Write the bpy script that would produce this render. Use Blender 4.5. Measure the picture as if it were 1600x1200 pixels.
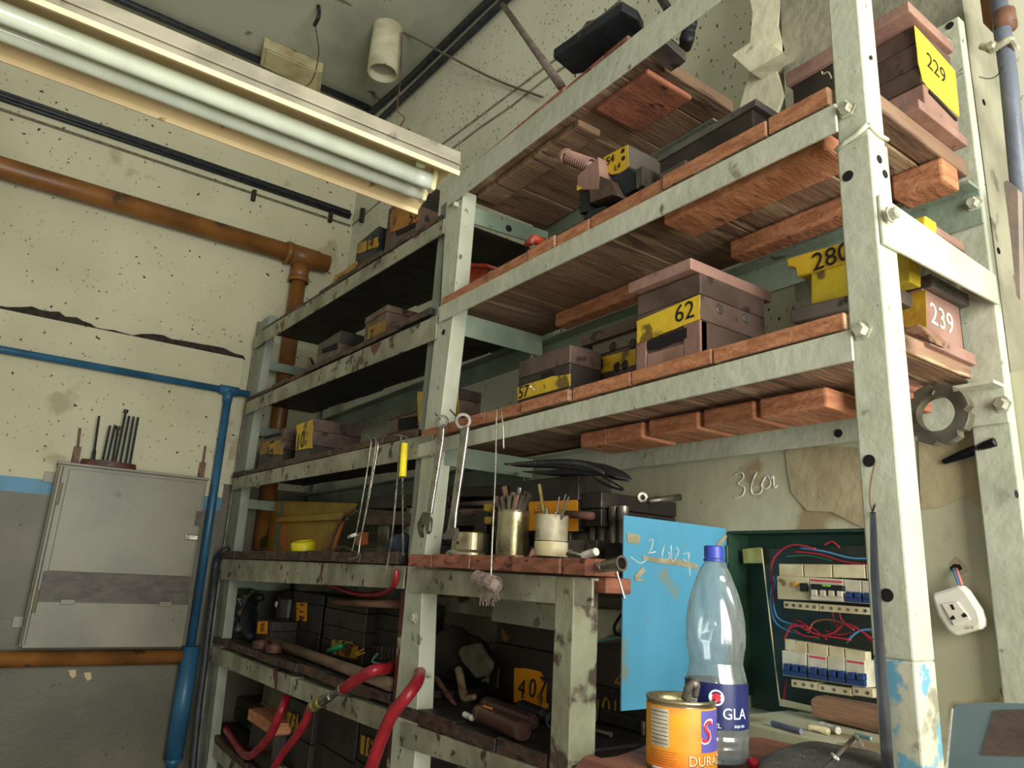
import bpy, bmesh, math, random
import numpy as np
from mathutils import Vector, Matrix
random.seed(7)
SC = bpy.context.scene
COL = SC.collection
for o in list(bpy.data.objects): bpy.data.objects.remove(o)

# ------------------------------------------------------------ camera
F = 1117.983; YAW, PIT, ROL = math.radians(145.50919), math.radians(14.93566), math.radians(3.20837)
CAM = Vector((0, 0, 1.5))
def cam_axes():
    cy, sy, cp, sp, cr, sr = math.cos(YAW), math.sin(YAW), math.cos(PIT), math.sin(PIT), math.cos(ROL), math.sin(ROL)
    fwd = Vector((cy*cp, sy*cp, sp)); r0 = Vector((sy, -cy, 0)); u0 = r0.cross(fwd)
    return cr*r0 + sr*u0, -sr*r0 + cr*u0, fwd
RT, UPV, FW = cam_axes()
cd = bpy.data.cameras.new('camera'); cam = bpy.data.objects.new('camera', cd); COL.objects.link(cam)
m = Matrix((RT, UPV, -FW)).transposed().to_4x4(); m.translation = CAM
cam.matrix_world = m
cd.sensor_width = 36; cd.lens = F/1600*36; cd.clip_start = 0.02
SC.camera = cam
# ------------------------------------------------------------ light
w = bpy.data.worlds.new('world'); SC.world = w; w.use_nodes = True
bg = w.node_tree.nodes['Background']; bg.inputs[0].default_value = (0.95, 0.97, 0.88, 1); bg.inputs[1].default_value = 0.30
def area(name, loc, target, sx, sy, power, col):
    l = bpy.data.lights.new(name, 'AREA'); l.shape = 'RECTANGLE'; l.size = sx; l.size_y = sy; l.energy = power; l.color = col
    o = bpy.data.objects.new(name, l); COL.objects.link(o); o.location = loc
    o.rotation_euler = (Vector(target)-Vector(loc)).to_track_quat('-Z', 'Y').to_euler(); return o
area('daylight_opening', (2.3, 0.55, 1.8), (-1.4, 1.05, 2.1), 2.2, 2.6, 185, (1.0, 1.0, 0.94))
fl = bpy.data.lights.new('torch', 'POINT'); fl.energy = 3.4; fl.shadow_soft_size = 0.012; fl.color = (1.0, 0.95, 0.78)
flo = bpy.data.objects.new('torch', fl); COL.objects.link(flo); flo.location = (0.03, -0.02, 1.53)
vs = SC.view_settings
vs.view_transform = 'Standard'; vs.look = 'None'; vs.gamma = 1; vs.use_curve_mapping = False; vs.exposure = 0.5

# ------------------------------------------------------------ helpers
AX = {'x': 0, 'y': 1, 'z': 2}
def ray(px, py): return RT*((px-800)/F) + UPV*((600-py)/F) + FW
def P(px, py, ax, v):
    r = ray(px, py); a = AX[ax]; t = (v-CAM[a])/r[a]; return CAM + r*t
def lin(c):
    return tuple(((x/255)/12.92 if x/255 <= .04045 else ((x/255+.055)/1.055)**2.4) for x in c) + (1,)
def mat(name, c1, c2=None, ns=6, lo=.42, hi=.62, c3=None, s3=25, t3=.62, rough=.6, metal=0, bump=.15, bs=60,
        st=(1, 1, 1), spk=None, rnd=0, c4=None, s4=8, t4=.6, spec=.4, world=False):
    m = bpy.data.materials.new(name); m.use_nodes = True; nt = m.node_tree; N = nt.nodes; L = nt.links
    b = N['Principled BSDF']; b.inputs['Roughness'].default_value = rough; b.inputs['Metallic'].default_value = metal
    b.inputs['Specular IOR Level'].default_value = spec
    if world: tc = N.new('ShaderNodeNewGeometry').outputs['Position']
    else: tc = N.new('ShaderNodeTexCoord').outputs['Object']
    if rnd:
        oi = N.new('ShaderNodeObjectInfo'); ad = N.new('ShaderNodeVectorMath'); ad.operation = 'ADD'
        mu = N.new('ShaderNodeMath'); mu.operation = 'MULTIPLY'; mu.inputs[1].default_value = 37.
        L.new(oi.outputs['Random'], mu.inputs[0]); L.new(tc, ad.inputs[0]); L.new(mu.outputs[0], ad.inputs[1]); tc = ad.outputs[0]
    mp = N.new('ShaderNodeMapping'); mp.inputs['Scale'].default_value = st; L.new(tc, mp.inputs[0])
    def noise(s, det=6, src=None):
        n = N.new('ShaderNodeTexNoise'); n.inputs['Scale'].default_value = s; n.inputs['Detail'].default_value = det
        L.new(src or mp.outputs[0], n.inputs['Vector']); return n.outputs['Fac']
    def step(fac, a, c):
        r = N.new('ShaderNodeMapRange'); r.inputs[1].default_value = a; r.inputs[2].default_value = c
        L.new(fac, r.inputs[0]); return r.outputs[0]
    def mix(fac, a, c):
        x = N.new('ShaderNodeMix'); x.data_type = 'RGBA'; L.new(fac, x.inputs['Factor'])
        for s, v in ((x.inputs[6], a), (x.inputs[7], c)):
            if isinstance(v, tuple): s.default_value = v
            else: L.new(v, s)
        return x.outputs[2]
    col = lin(c1)
    if c2: col = mix(step(noise(ns), lo, hi), col, lin(c2))
    if c4: col = mix(step(noise(s4, 10), t4, t4+.03), col, lin(c4))
    if c3: col = mix(step(noise(s3, 8), t3, t3+.05), col, lin(c3))
    if spk:
        for (s, th, mk) in spk[1:]:
            v = N.new('ShaderNodeTexVoronoi'); v.inputs['Scale'].default_value = s
            nz = N.new('ShaderNodeTexNoise'); nz.inputs['Scale'].default_value = s*2.2
            L.new(mp.outputs[0], nz.inputs['Vector'])
            av = N.new('ShaderNodeVectorMath'); av.operation = 'MULTIPLY_ADD'; av.inputs[1].default_value = (.6/s,)*3
            L.new(nz.outputs['Color'], av.inputs[0]); L.new(mp.outputs[0], av.inputs[2]); L.new(av.outputs[0], v.inputs['Vector'])
            inv = step(v.outputs['Distance'], th, th*.6)
            mm = N.new('ShaderNodeMath'); mm.operation = 'MULTIPLY'
            L.new(inv, mm.inputs[0]); L.new(step(noise(s*.22, 3), mk, mk+.12), mm.inputs[1])
            col = mix(mm.outputs[0], col, lin(spk[0]))
    if rnd:
        hs = N.new('ShaderNodeHueSaturation'); r = N.new('ShaderNodeMapRange')
        r.inputs[3].default_value = 1-rnd; r.inputs[4].default_value = 1+rnd
        L.new(oi.outputs['Random'], r.inputs[0]); L.new(r.outputs[0], hs.inputs['Value'])
        if isinstance(col, tuple): hs.inputs['Color'].default_value = col
        else: L.new(col, hs.inputs['Color'])
        col = hs.outputs[0]
    if isinstance(col, tuple): b.inputs['Base Color'].default_value = col
    else: L.new(col, b.inputs['Base Color'])
    if bump:
        bp = N.new('ShaderNodeBump'); bp.inputs['Strength'].default_value = bump; bp.inputs['Distance'].default_value = .01
        L.new(noise(bs, 5), bp.inputs['Height']); L.new(bp.outputs[0], b.inputs['Normal'])
    return m
def empty(name, loc, label, cat, group=None):
    o = bpy.data.objects.new(name, None); COL.objects.link(o); o.location = loc; o.empty_display_size = .05
    o['label'] = label; o['category'] = cat
    if group: o['group'] = group
    return o
def tag(o, label, cat, group=None):
    o['label'] = label; o['category'] = cat
    if group: o['group'] = group
    return o
def wloc(p):
    v = Vector((0, 0, 0))
    while p is not None: v += p.location; p = p.parent
    return v
def obj(name, bm, ms, parent=None, bev=0, smooth=False, label=None):
    """world-space bmesh -> one mesh object; its origin is its parent's, or its own base when it stands alone"""
    if not isinstance(ms, (list, tuple)): ms = [ms]
    if parent is not None: off = wloc(parent)
    else:
        cs = [v.co for v in bm.verts]
        off = Vector(((min(c.x for c in cs)+max(c.x for c in cs))/2, (min(c.y for c in cs)+max(c.y for c in cs))/2, min(c.z for c in cs)))
    bmesh.ops.translate(bm, verts=bm.verts, vec=-off)
    bmesh.ops.recalc_face_normals(bm, faces=bm.faces)
    me = bpy.data.meshes.new(name); bm.to_mesh(me); bm.free()
    for mm in ms: me.materials.append(mm)
    if smooth:
        for p in me.polygons: p.use_smooth = True
    o = bpy.data.objects.new(name, me); COL.objects.link(o)
    if parent is not None: o.parent = parent
    else: o.location = off
    if bev:
        md = o.modifiers.new('bevel', 'BEVEL'); md.width = bev; md.segments = 2; md.limit_method = 'ANGLE'; md.angle_limit = math.radians(40)
    if label: o['label'] = label
    return o
def struct(name, bm, m, parent=None, **k):
    o = obj(name, bm, m, parent, **k)
    if parent is None: o['kind'] = 'structure'
    return o
def B(): return bmesh.new()
def hexa(bm, v, mi=0):
    """8 corners: bottom 4 then top 4"""
    vs_ = [bm.verts.new(p) for p in v]; fs = []
    for f in ((0, 1, 2, 3), (4, 5, 6, 7), (0, 1, 5, 4), (1, 2, 6, 5), (2, 3, 7, 6), (3, 0, 4, 7)):
        fc = bm.faces.new([vs_[i] for i in f]); fc.material_index = mi; fs.append(fc)
    return fs
def box(bm, x0, x1, y0, y1, z0, z1, mi=0):
    return hexa(bm, [(x0, y0, z0), (x1, y0, z0), (x1, y1, z0), (x0, y1, z0), (x0, y0, z1), (x1, y0, z1), (x1, y1, z1), (x0, y1, z1)], mi)
def bx(*a): b = B(); box(b, *a); return b
def prism(bm, pts, vec):
    vec = Vector(vec); a = [bm.verts.new(p) for p in pts]; c = [bm.verts.new(Vector(p)+vec) for p in pts]; n = len(pts)
    bm.faces.new(a); bm.faces.new(c[::-1])
    for i in range(n): bm.faces.new((a[i], a[(i+1) % n], c[(i+1) % n], c[i]))
def pr(pts, vec): b = B(); prism(b, pts, vec); return b
def frame(d):
    d = Vector(d).normalized(); a = Vector((0, 0, 1)) if abs(d.z) < .9 else Vector((1, 0, 0))
    s = d.cross(a).normalized(); return d, s, s.cross(d)
def tube(bm, pts, r, n=10, cap=True):
    pts = [Vector(p) for p in pts]; rings = []; prev = None
    for i, p in enumerate(pts):
        d = (pts[min(i+1, len(pts)-1)] - pts[max(i-1, 0)])
        if d.length < 1e-9: d = Vector((0, 0, 1))
        d.normalize()
        if prev is None: _, s, u = frame(d)
        else:
            s = prev - d*prev.dot(d); s.normalize(); u = s.cross(d)
        prev = s
        rr = r[i] if isinstance(r, (list, tuple)) else r
        rings.append([bm.verts.new(p + s*math.cos(2*math.pi*k/n)*rr + u*math.sin(2*math.pi*k/n)*rr) for k in range(n)])
    for a, c in zip(rings, rings[1:]):
        for k in range(n): bm.faces.new((a[k], a[(k+1) % n], c[(k+1) % n], c[k]))
    if cap: bm.faces.new(rings[0]); bm.faces.new(rings[-1][::-1])
def tb(pts, r, n=10): b = B(); tube(b, pts, r, n); return b
def cat(pts, k=6):
    pts = [Vector(p) for p in pts]; q = [pts[0]] + pts + [pts[-1]]; out = []
    for i in range(1, len(q)-2):
        for j in range(k):
            t = j/k; a, b, c, d = q[i-1], q[i], q[i+1], q[i+2]
            out.append(.5*((2*b)+(c-a)*t+(2*a-5*b+4*c-d)*t*t+(3*b-a-3*c+d)*t**3))
    out.append(pts[-1]); return out
def lathe(bm, prof, base, axis=(0, 0, 1), n=32, mi=0, a0=0, a1=2*math.pi):
    """prof: list of (r, h)"""
    d, s, u = frame(axis); base = Vector(base); full = abs(a1-a0-2*math.pi) < 1e-6; m_ = n if full else n+1; R = []
    for r, h in prof:
        R.append([bm.verts.new(base + d*h + (s*math.cos(a0+(a1-a0)*k/n)+u*math.sin(a0+(a1-a0)*k/n))*r) for k in range(m_)])
    for a, c in zip(R, R[1:]):
        for k in range(n):
            f = bm.faces.new((a[k], a[(k+1) % m_], c[(k+1) % m_], c[k])); f.material_index = mi
    return R
def lt(prof, base, axis=(0, 0, 1), n=32): b = B(); lathe(b, prof, base, axis, n); return b
def text_bm(s, size, M_, depth=.0006, bend=None, shear=0):
    cu = bpy.data.curves.new('t', 'FONT'); cu.body = s; cu.size = size; cu.align_x = 'CENTER'; cu.align_y = 'CENTER'; cu.extrude = depth; cu.resolution_u = 3; cu.shear = shear
    o = bpy.data.objects.new('t', cu); me = o.to_mesh(); b = B(); b.from_mesh(me); o.to_mesh_clear()
    bpy.data.objects.remove(o); bpy.data.curves.remove(cu)
    if bend:
        for v in b.verts: v.co = bend(v.co)
    else: bmesh.ops.transform(b, matrix=M_, verts=b.verts)
    return b
def Mfront(c, rot=0): return Matrix.Translation(c) @ Matrix.Rotation(math.pi/2, 4, 'X') @ Matrix.Rotation(rot, 4, 'Z')
def Mright(c, rot=0): return Matrix.Translation(c) @ Matrix.Rotation(math.pi/2, 4, 'Z') @ Matrix.Rotation(math.pi/2, 4, 'X') @ Matrix.Rotation(rot, 4, 'Z')
def Mdir(c, xdir, zdir):
    x = Vector(xdir).normalized(); y = Vector(zdir); y = (y - x*y.dot(x)).normalized(); z = x.cross(y)
    m_ = Matrix((x, y, z)).transposed().to_4x4(); m_.translation = c; return m_

# ------------------------------------------------------------ materials
WALL = mat('wall_plaster_paint', (186, 182, 154), (172, 167, 139), 1.6, .4, .65, c3=(158, 150, 122), s3=3, t3=.63, rough=.75, bump=.25, bs=9,
           spk=((48, 42, 32), (16, .13, .36), (36, .15, .44), (7, .05, .42)), world=True)
WALLB = mat('back_wall_paint', (208, 206, 182), (190, 187, 162), 2, .4, .65, rough=.75, bump=.3, bs=12,
            spk=((52, 48, 38), (48, .2, .36), (26, .14, .46)), st=(1, 1, .6), world=True)
CEIL = mat('ceiling_paint', (176, 176, 156), (140, 140, 124), 1.5, .38, .68, c3=(70, 68, 60), s3=5, t3=.68, rough=.8, bump=.2, bs=10, spk=((50, 48, 42), (30, .13, .5)), world=True)
DADO = mat('dado_grey_paint', (96, 91, 74), (76, 72, 58), 2.2, .38, .62, c3=(88, 82, 66), s3=4, t3=.64, rough=.5, bump=.12, spk=((50, 46, 36), (16, .12, .5)), world=True)
BLUEB = mat('blue_stripe_paint', (66, 124, 152), (56, 108, 134), 4, rough=.5, bump=.05)
PANELW = mat('green_grey_wall_paint', (190, 188, 158), (178, 175, 146), 3, .35, .6, c3=(150, 132, 100), s3=5, t3=.6, rough=.55, bump=.3, bs=14, spk=((96, 84, 66), (26, .1, .55)), world=True)
NICHE = mat('dark_green_enclosure_paint', (44, 74, 56), (34, 58, 44), 8, c3=(92, 70, 48), s3=9, t3=.66, rough=.45)
STEEL = mat('pale_green_rack_paint', (190, 191, 170), (172, 175, 152), 7, .4, .65, c3=(110, 104, 86), s3=22, t3=.67, rough=.42, bump=.25, bs=35, c4=(140, 130, 106), s4=10, t4=.70, rnd=.03, spk=((84, 76, 60), (70, .11, .5)))
STEELD = mat('dirty_rack_paint', (160, 158, 134), (118, 114, 94), 8, .38, .66, c3=(70, 62, 50), s3=20, t3=.6, rough=.5, bump=.25, bs=30, c4=(96, 50, 44), s4=7, t4=.66, rnd=.03)
STEELP = mat('peeling_rack_paint', (190, 190, 168), (174, 173, 148), 8, c3=(136, 134, 112), s3=14, t3=.56, c4=(104, 158, 180), s4=13, t4=.53, rough=.5, bump=.3, bs=20)
STEELG = mat('green_rear_beam_paint', (138, 150, 130), (116, 130, 112), 6, c3=(80, 90, 78), s3=18, t3=.66, rough=.45)
STEELB = mat('blue_grey_post_paint', (142, 146, 132), (120, 126, 112), 6, rough=.45)
WOODU = mat('brown_plank', (152, 121, 95), (122, 94, 74), 3.5, .35, .65, c3=(104, 80, 66), s3=5, t3=.60, c4=(176, 150, 116), s4=3, t4=.6, rough=.65, st=(6, .8, 6), rnd=.22, bump=.3, bs=18)
WOODE = mat('plank_end_grain', (190, 130, 92), (160, 102, 70), 9, .38, .62, c3=(124, 80, 60), s3=14, t3=.66, rough=.7, st=(2.5, 1, 9), rnd=.14, bump=.4, bs=30)
WOODD = mat('oily_dark_plank', (52, 44, 40), (30, 28, 30), 4, .35, .62, c3=(80, 70, 62), s3=40, t3=.7, rough=.5, st=(4, .8, 4), rnd=.15, bump=.25, spk=((140, 138, 124), (60, .12, .5)))
WOODDE = mat('oily_plank_edge', (92, 66, 54), (56, 44, 38), 9, c3=(40, 34, 32), s3=14, t3=.58, rough=.6, st=(2, 1, 5), rnd=.15, bump=.4)
WOODR = mat('red_plank_edge', (162, 100, 76), (124, 78, 60), 8, c3=(84, 48, 40), s3=12, t3=.6, rough=.55, st=(2.5, 1, 8), rnd=.15, bump=.3)
BENCH = mat('worn_bench_wood', (150, 96, 74), (112, 68, 54), 5, c3=(70, 58, 52), s3=8, t3=.62, rough=.6, st=(1.2, 6, 6), bump=.3)
WOODB = mat('weathered_block_wood', (142, 106, 82), (108, 76, 58), 5, c3=(76, 58, 46), s3=9, t3=.6, rough=.7, st=(1, 5, 8), bump=.4, bs=25)
DIE = mat('brown_die_steel', (104, 84, 74), (78, 62, 54), 9, c3=(56, 46, 40), s3=16, t3=.6, rough=.48, metal=.25, bump=.12, rnd=.08)
DIED = mat('dark_oily_die_steel', (62, 54, 48), (42, 38, 34), 8, c3=(92, 78, 64), s3=20, t3=.67, rough=.4, metal=.35, bump=.15, rnd=.1)
DIEG = mat('grey_machined_steel', (116, 108, 100), (84, 78, 74), 8, c3=(60, 54, 50), s3=20, t3=.64, rough=.38, metal=.5, bump=.08)
DIEP = mat('pinkish_brown_die_steel', (158, 122, 108), (132, 100, 88), 8, c3=(100, 76, 66), s3=20, t3=.66, rough=.5, metal=.1)
BLACK = mat('black_cast_iron', (42, 46, 50), (30, 32, 36), 8, c3=(84, 74, 68), s3=14, t3=.66, rough=.5, metal=.3, bump=.2)
YEL = mat('yellow_paint', (214, 178, 44), (186, 148, 36), 9, c3=(112, 88, 36), s3=14, t3=.6, rough=.5, bump=.1, rnd=.06)
YELD = mat('dirty_yellow_paint', (172, 132, 34), (138, 100, 28), 9, c3=(78, 58, 30), s3=12, t3=.57, rough=.5, rnd=.06)
ORA = mat('amber_paint', (226, 150, 20), (204, 130, 16), 9, c3=(90, 62, 24), s3=16, t3=.63, rough=.45)
INK = mat('black_stencil_ink', (26, 22, 18), rough=.6, bump=0)
CHALK = mat('white_chalk', (228, 226, 210), (170, 168, 150), 60, .4, .6, rough=.9, bump=0)
SCR = mat('pale_scratch', (196, 206, 200), rough=.8, bump=0)
HOLE = mat('dark_hole', (18, 16, 14), rough=.9, bump=0)
CRACK = mat('gap_shade_dirt', (50, 44, 36), (34, 30, 24), 30, rough=.95)
BOLT = mat('painted_bolt', (182, 182, 160), (140, 136, 116), 40, rough=.4)
ORP = mat('orange_pipe_paint', (132, 86, 40), (104, 66, 32), 5, c3=(70, 52, 34), s3=9, t3=.62, rough=.4, bump=.08)
BLP = mat('blue_pipe_paint', (44, 92, 122), (36, 76, 102), 6, c3=(70, 70, 60), s3=14, t3=.66, rough=.38, bump=.08)
CABK = mat('black_cable_sheath', (30, 34, 40), (46, 48, 50), 30, rough=.5, bump=.1)
GREYP = mat('grey_conduit', (104, 112, 124), (88, 94, 104), 8, rough=.4)
RUST = mat('rusty_brown_steel', (112, 78, 60), (78, 56, 46), 12, c3=(50, 40, 36), s3=24, t3=.6, rough=.6, bump=.2)
CHROME = mat('satin_chrome_steel', (176, 170, 160), (128, 122, 114), 30, .4, .65, rough=.28, metal=.9, bump=.04)
DULL = mat('dull_bare_steel', (132, 126, 112), (96, 90, 78), 20, rough=.35, metal=.75, bump=.08)
TIN = mat('brassy_tin_plate', (168, 158, 122), (122, 112, 82), 14, c3=(70, 62, 46), s3=18, t3=.62, rough=.3, metal=.8, bump=.1)
TINL = mat('scuffed_tin_label', (176, 168, 140), (132, 122, 96), 12, c3=(90, 80, 62), s3=26, t3=.6, rough=.5, metal=.2)
CABI = mat('grey_cabinet_paint', (118, 114, 94), (102, 98, 80), 3, c3=(82, 76, 60), s3=8, t3=.68, rough=.42, bump=.05, spk=((50, 44, 34), (18, .1, .5)))
CABR = mat('worn_cabinet_metal', (78, 66, 54), (54, 44, 38), 12, .40, .60, rough=.5, st=(1, 1, 2.5))
CREAM = mat('cream_reflector_enamel', (226, 204, 160), (212, 188, 146), 6, .4, .65, c3=(150, 126, 92), s3=20, t3=.69, rough=.4, bump=.04, spk=((60, 48, 34), (60, .1, .6)))
LAMPB = mat('grey_lamp_body', (150, 144, 126), (128, 122, 106), 8, c3=(104, 98, 84), s3=14, t3=.64, rough=.5, spk=((60, 50, 40), (40, .1, .55)))
TUBE = mat('white_lamp_glass', (216, 224, 204), (206, 214, 194), 20, rough=.16, bump=0, spec=.6)
RED = mat('red_rubber_hose', (150, 34, 44), (128, 26, 36), 20, rough=.32, bump=.08, bs=150)
REDO = mat('orange_red_paint', (206, 84, 56), (184, 66, 44), 14, c3=(170, 150, 140), s3=18, t3=.63, rough=.45)
BRASS = mat('brass_fitting', (196, 176, 110), (160, 140, 84), 30, rough=.25, metal=.85)
BLUED = mat('sky_blue_door_paint', (82, 152, 182), (72, 136, 164), 4, .4, .65, c3=(118, 132, 122), s3=9, t3=.62, rough=.4, bump=.08, spk=((44, 60, 60), (34, .09, .56)), st=(1, 1, .7))
WHP = mat('white_plastic', (228, 224, 208), (218, 212, 194), 10, rough=.35, bump=0)
CRP = mat('yellowed_plastic', (206, 196, 160), (184, 168, 128), 16, .4, .6, c3=(120, 96, 66), s3=22, t3=.66, rough=.4, bump=.03)
BKP = mat('black_plastic', (26, 26, 28), rough=.4, bump=0)
BLUP = mat('dark_blue_plastic', (34, 58, 104), rough=.35, bump=0)
CLOTH = mat('dark_grey_cloth', (92, 90, 87), (72, 70, 69), 14, c3=(100, 98, 92), s3=60, t3=.6, rough=.9, bump=.5, bs=240)
RAG = mat('grubby_rag', (112, 106, 86), (80, 76, 62), 10, rough=.95, bump=.5, bs=90)
RAGB = mat('blue_grey_rag', (52, 66, 80), (38, 46, 56), 16, rough=.95, bump=.5, bs=120)
YELB = mat('bright_yellow_plastic', (232, 214, 36), (214, 190, 30), 14, rough=.4, bump=0)
WIRER = mat('red_wire', (166, 44, 58), rough=.4, bump=0); WIREB = mat('blue_wire', (86, 142, 190), rough=.4, bump=0)
WIREG = mat('green_wire', (46, 108, 82), rough=.4, bump=0); WIREP = mat('pink_wire', (206, 130, 128), rough=.4, bump=0)
GREENP = mat('green_plastic', (28, 118, 72), rough=.4, bump=0); TEAL = mat('pale_teal_plastic', (110, 150, 150), rough=.4, bump=0)
CONC = mat('bare_concrete', (150, 146, 124), (122, 118, 100), 6, c3=(96, 90, 74), s3=12, t3=.62, rough=.85, bump=.5, bs=30, world=True)
FLOOR = mat('dirty_concrete_floor', (140, 132, 112), (110, 104, 88), 2, rough=.8, world=True)
BAGM = mat('off_white_sack', (196, 190, 160), (172, 166, 136), 12, rough=.6)
SHEET = mat('blue_grey_plastic_sheet', (112, 132, 134), (96, 116, 120), 4, .4, .6, c3=(104, 92, 84), s3=4, t3=.58, c4=(112, 152, 172), s4=3, t4=.6, rough=.3, bump=.03)
YSHEET = mat('yellow_painted_sheet', (172, 138, 48), (150, 116, 36), 6, c3=(190, 110, 44), s3=6, t3=.58, c4=(116, 114, 92), s4=5, t4=.58, rough=.4, bump=.08)
def glass(name, col, rough=.08, haze=.35):
    m = bpy.data.materials.new(name); m.use_nodes = True; N = m.node_tree.nodes; L = m.node_tree.links
    b = N['Principled BSDF']; b.inputs['Base Color'].default_value = col; b.inputs['Roughness'].default_value = rough
    b.inputs['Transmission Weight'].default_value = 1; b.inputs['IOR'].default_value = 1.12
    d = N.new('ShaderNodeBsdfDiffuse'); d.inputs[0].default_value = (.42, .48, .46, 1); mx = N.new('ShaderNodeMixShader')
    n = N.new('ShaderNodeTexNoise'); n.inputs['Scale'].default_value = 22; r = N.new('ShaderNodeMapRange'); r.inputs[1].default_value = .35; r.inputs[2].default_value = .7
    r.inputs[3].default_value = haze*.5; r.inputs[4].default_value = haze
    L.new(n.outputs['Fac'], r.inputs[0]); L.new(r.outputs[0], mx.inputs[0]); L.new(b.outputs[0], mx.inputs[1]); L.new(d.outputs[0], mx.inputs[2])
    g = N.new('ShaderNodeBsdfGlossy'); g.inputs['Roughness'].default_value = .12; m2 = N.new('ShaderNodeMixShader'); m2.inputs[0].default_value = .07
    L.new(mx.outputs[0], m2.inputs[1]); L.new(g.outputs[0], m2.inputs[2]); L.new(m2.outputs[0], N['Material Output'].inputs[0]); return m
PET = glass('clear_pet_plastic', (.90, .94, .94, 1), .1, .20); WATER = glass('cloudy_water', (.8, .86, .84, 1), .02, .14)

# ------------------------------------------------------------ setting
XL = -4.16; XP = -4.12
cz = P(575, 178, 'x', XL).z; yc = P(545, 400, 'x', XL).y
def yb(x): return yc + (x-XL)*.068
struct('floor', bx(-4.4, 2.6, -3, 2.1, -.05, 0), FLOOR)
struct('ceiling', bx(-4.4, 2.6, -3, 2.2, cz, cz+.1), CEIL)
struct('wall_left', bx(XL-.12, XL, -3, yc+.15, 0, cz), WALL)
zl = 2.61; yl = P(381, 560, 'x', XP).y
struct('wall_left_lower_render', bx(XL-.02, XP, -3, yl, 1.822, zl), WALL)
struct('wall_left_dado', bx(XL-.02, XP, -3, yl, 0, 1.752), DADO)
struct('wall_left_dado_return', bx(XL-.02, XL+.002, yl, yc, 0, 1.9), DADO)
struct('trim_1', bx(XL-.02, XP+.001, -3, yl, 1.752, 1.822), BLUEB)
b = B(); hexa(b, [(XL, yc, 0), (2.6, yb(2.6), 0), (2.6, yb(2.6)+.1, 0), (XL, yc+.1, 0), (XL, yc, cz), (2.6, yb(2.6), cz), (2.6, yb(2.6)+.1, cz), (XL, yc+.1, cz)])
struct('wall_back', b, WALLB)
# ragged crack above the lower render
b = B(); pts = []; top = [(0, 478), (10, 480), (25, 480), (38, 480), (50, 479), (62, 484), (78, 487), (92, 487), (102, 495), (120, 496), (130, 502), (142, 506), (150, 512), (165, 515), (178, 516), (195, 521), (207, 524), (220, 522), (240, 522), (255, 524), (268, 530), (290, 533), (310, 537), (335, 541), (350, 544), (365, 552), (380, 556), (383, 562)]
for px, py in top: pts.append(P(px, py, 'x', XL+.003))
base = [(x, 484+x*.2) for x in range(380, -1, -20)]
for px, py in base: pts.append(P(px, py+3, 'x', XL+.003))
prism(b, pts, (.004, 0, 0)); struct('trim_2', b, CRACK)  # raised dark strip; the gap's shade is put into its colour with dirt
GROOVE = mat('dirty_groove', (136, 130, 108), (108, 102, 84), 20, rough=.9)
# grooves in the back wall, chased line around the corner
def yback(px, py, off=0):
    r = ray(px, py); t = (yc-.068*XL-off)/(r.y-.068*r.x); return CAM+r*t
for i, seg in enumerate([[(687, 229), (740, 190), (800, 145), (870, 92), (930, 40), (975, -5)], [(703, 236), (750, 200), (800, 166), (850, 126), (905, 90)], [(548, 354), (600, 310), (625, 290)]]):
    struct('trim_%d' % (3+i), tb([yback(x, y, 0) for x, y in seg], .007, 6), GROOVE)
# lower proud wall on the right with the niche opening
yp = 1.43; xa, xb_, zn = -1.135, -.705, 1.63
zt = 1.90
for k, a in enumerate([(-1.75, xa, yp, yp+.3, 0, zt), (xb_, 1.6, yp, yp+.3, 0, zt), (xa, xb_, yp, yp+.3, zn, zt), (xa, xb_, yp, yp+.3, 0, 1.235)]):
    struct('wall_back_lower_%s' % 'abcd'[k], bx(*a), PANELW)
struct('wall_back_sill', bx(-.97, -.572, 1.19, yp+.02, 1.14, 1.262), PANELW, bev=.004); struct('wall_back_sill_right', bx(-.495, .5, 1.19, yp+.02, 1.14, 1.262), PANELW, bev=.004)
# old mortar patch above the niche and socket wall
def blob(pxs, y, th, m, name, kind='trim'):
    bb = B(); prism(bb, [P(a, c, 'y', y) for a, c in pxs], (0, -th, 0)); return struct(name, bb, m)
PATCH = mat('brown_mortar', (176, 162, 128), (158, 143, 112), 9, rough=.8, bump=.35, bs=30, world=True)
blob([(1228, 705), (1250, 698), (1345, 700), (1352, 826), (1300, 800), (1262, 798), (1238, 770), (1232, 740)], yp, .003, PATCH, 'trim_6')
blob([(1436, 690), (1470, 660), (1568, 640), (1580, 700), (1572, 790), (1540, 800), (1505, 776), (1475, 792), (1440, 796)], yp, .003, PATCH, 'trim_7')
# concrete column with a broken plaster corbel (upper right)
b = B(); cx0, cx1 = P(1222, 60, 'y', 1.5).x, P(1330, 60, 'y', 1.5).x
box(b, cx0, cx1+.25, 1.5, 1.72, zt, cz); struct('wall_back_column', b, CONC)
PLAS = mat('chipped_cream_plaster', (224, 220, 192), (206, 202, 174), 5, c3=(150, 140, 108), s3=14, t3=.66, rough=.8, bump=.4, bs=22, world=True)
b = B()
prism(b, [P(x, y, 'y', 1.50) for x, y in [(1168, -20), (1222, -20), (1215, 40), (1226, 78), (1212, 110), (1226, 150), (1206, 190), (1150, 190), (1172, 108), (1145, 84), (1172, 66), (1176, 20)]], (0, .25, 0))
b2 = [P(x, y, 'y', 1.45) for x, y in [(1144, 86), (1190, 60), (1224, 82), (1172, 112)]]
prism(b, b2, (0, .2, 0.0)); struct('wall_back_corbel', b, PLAS)

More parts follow.
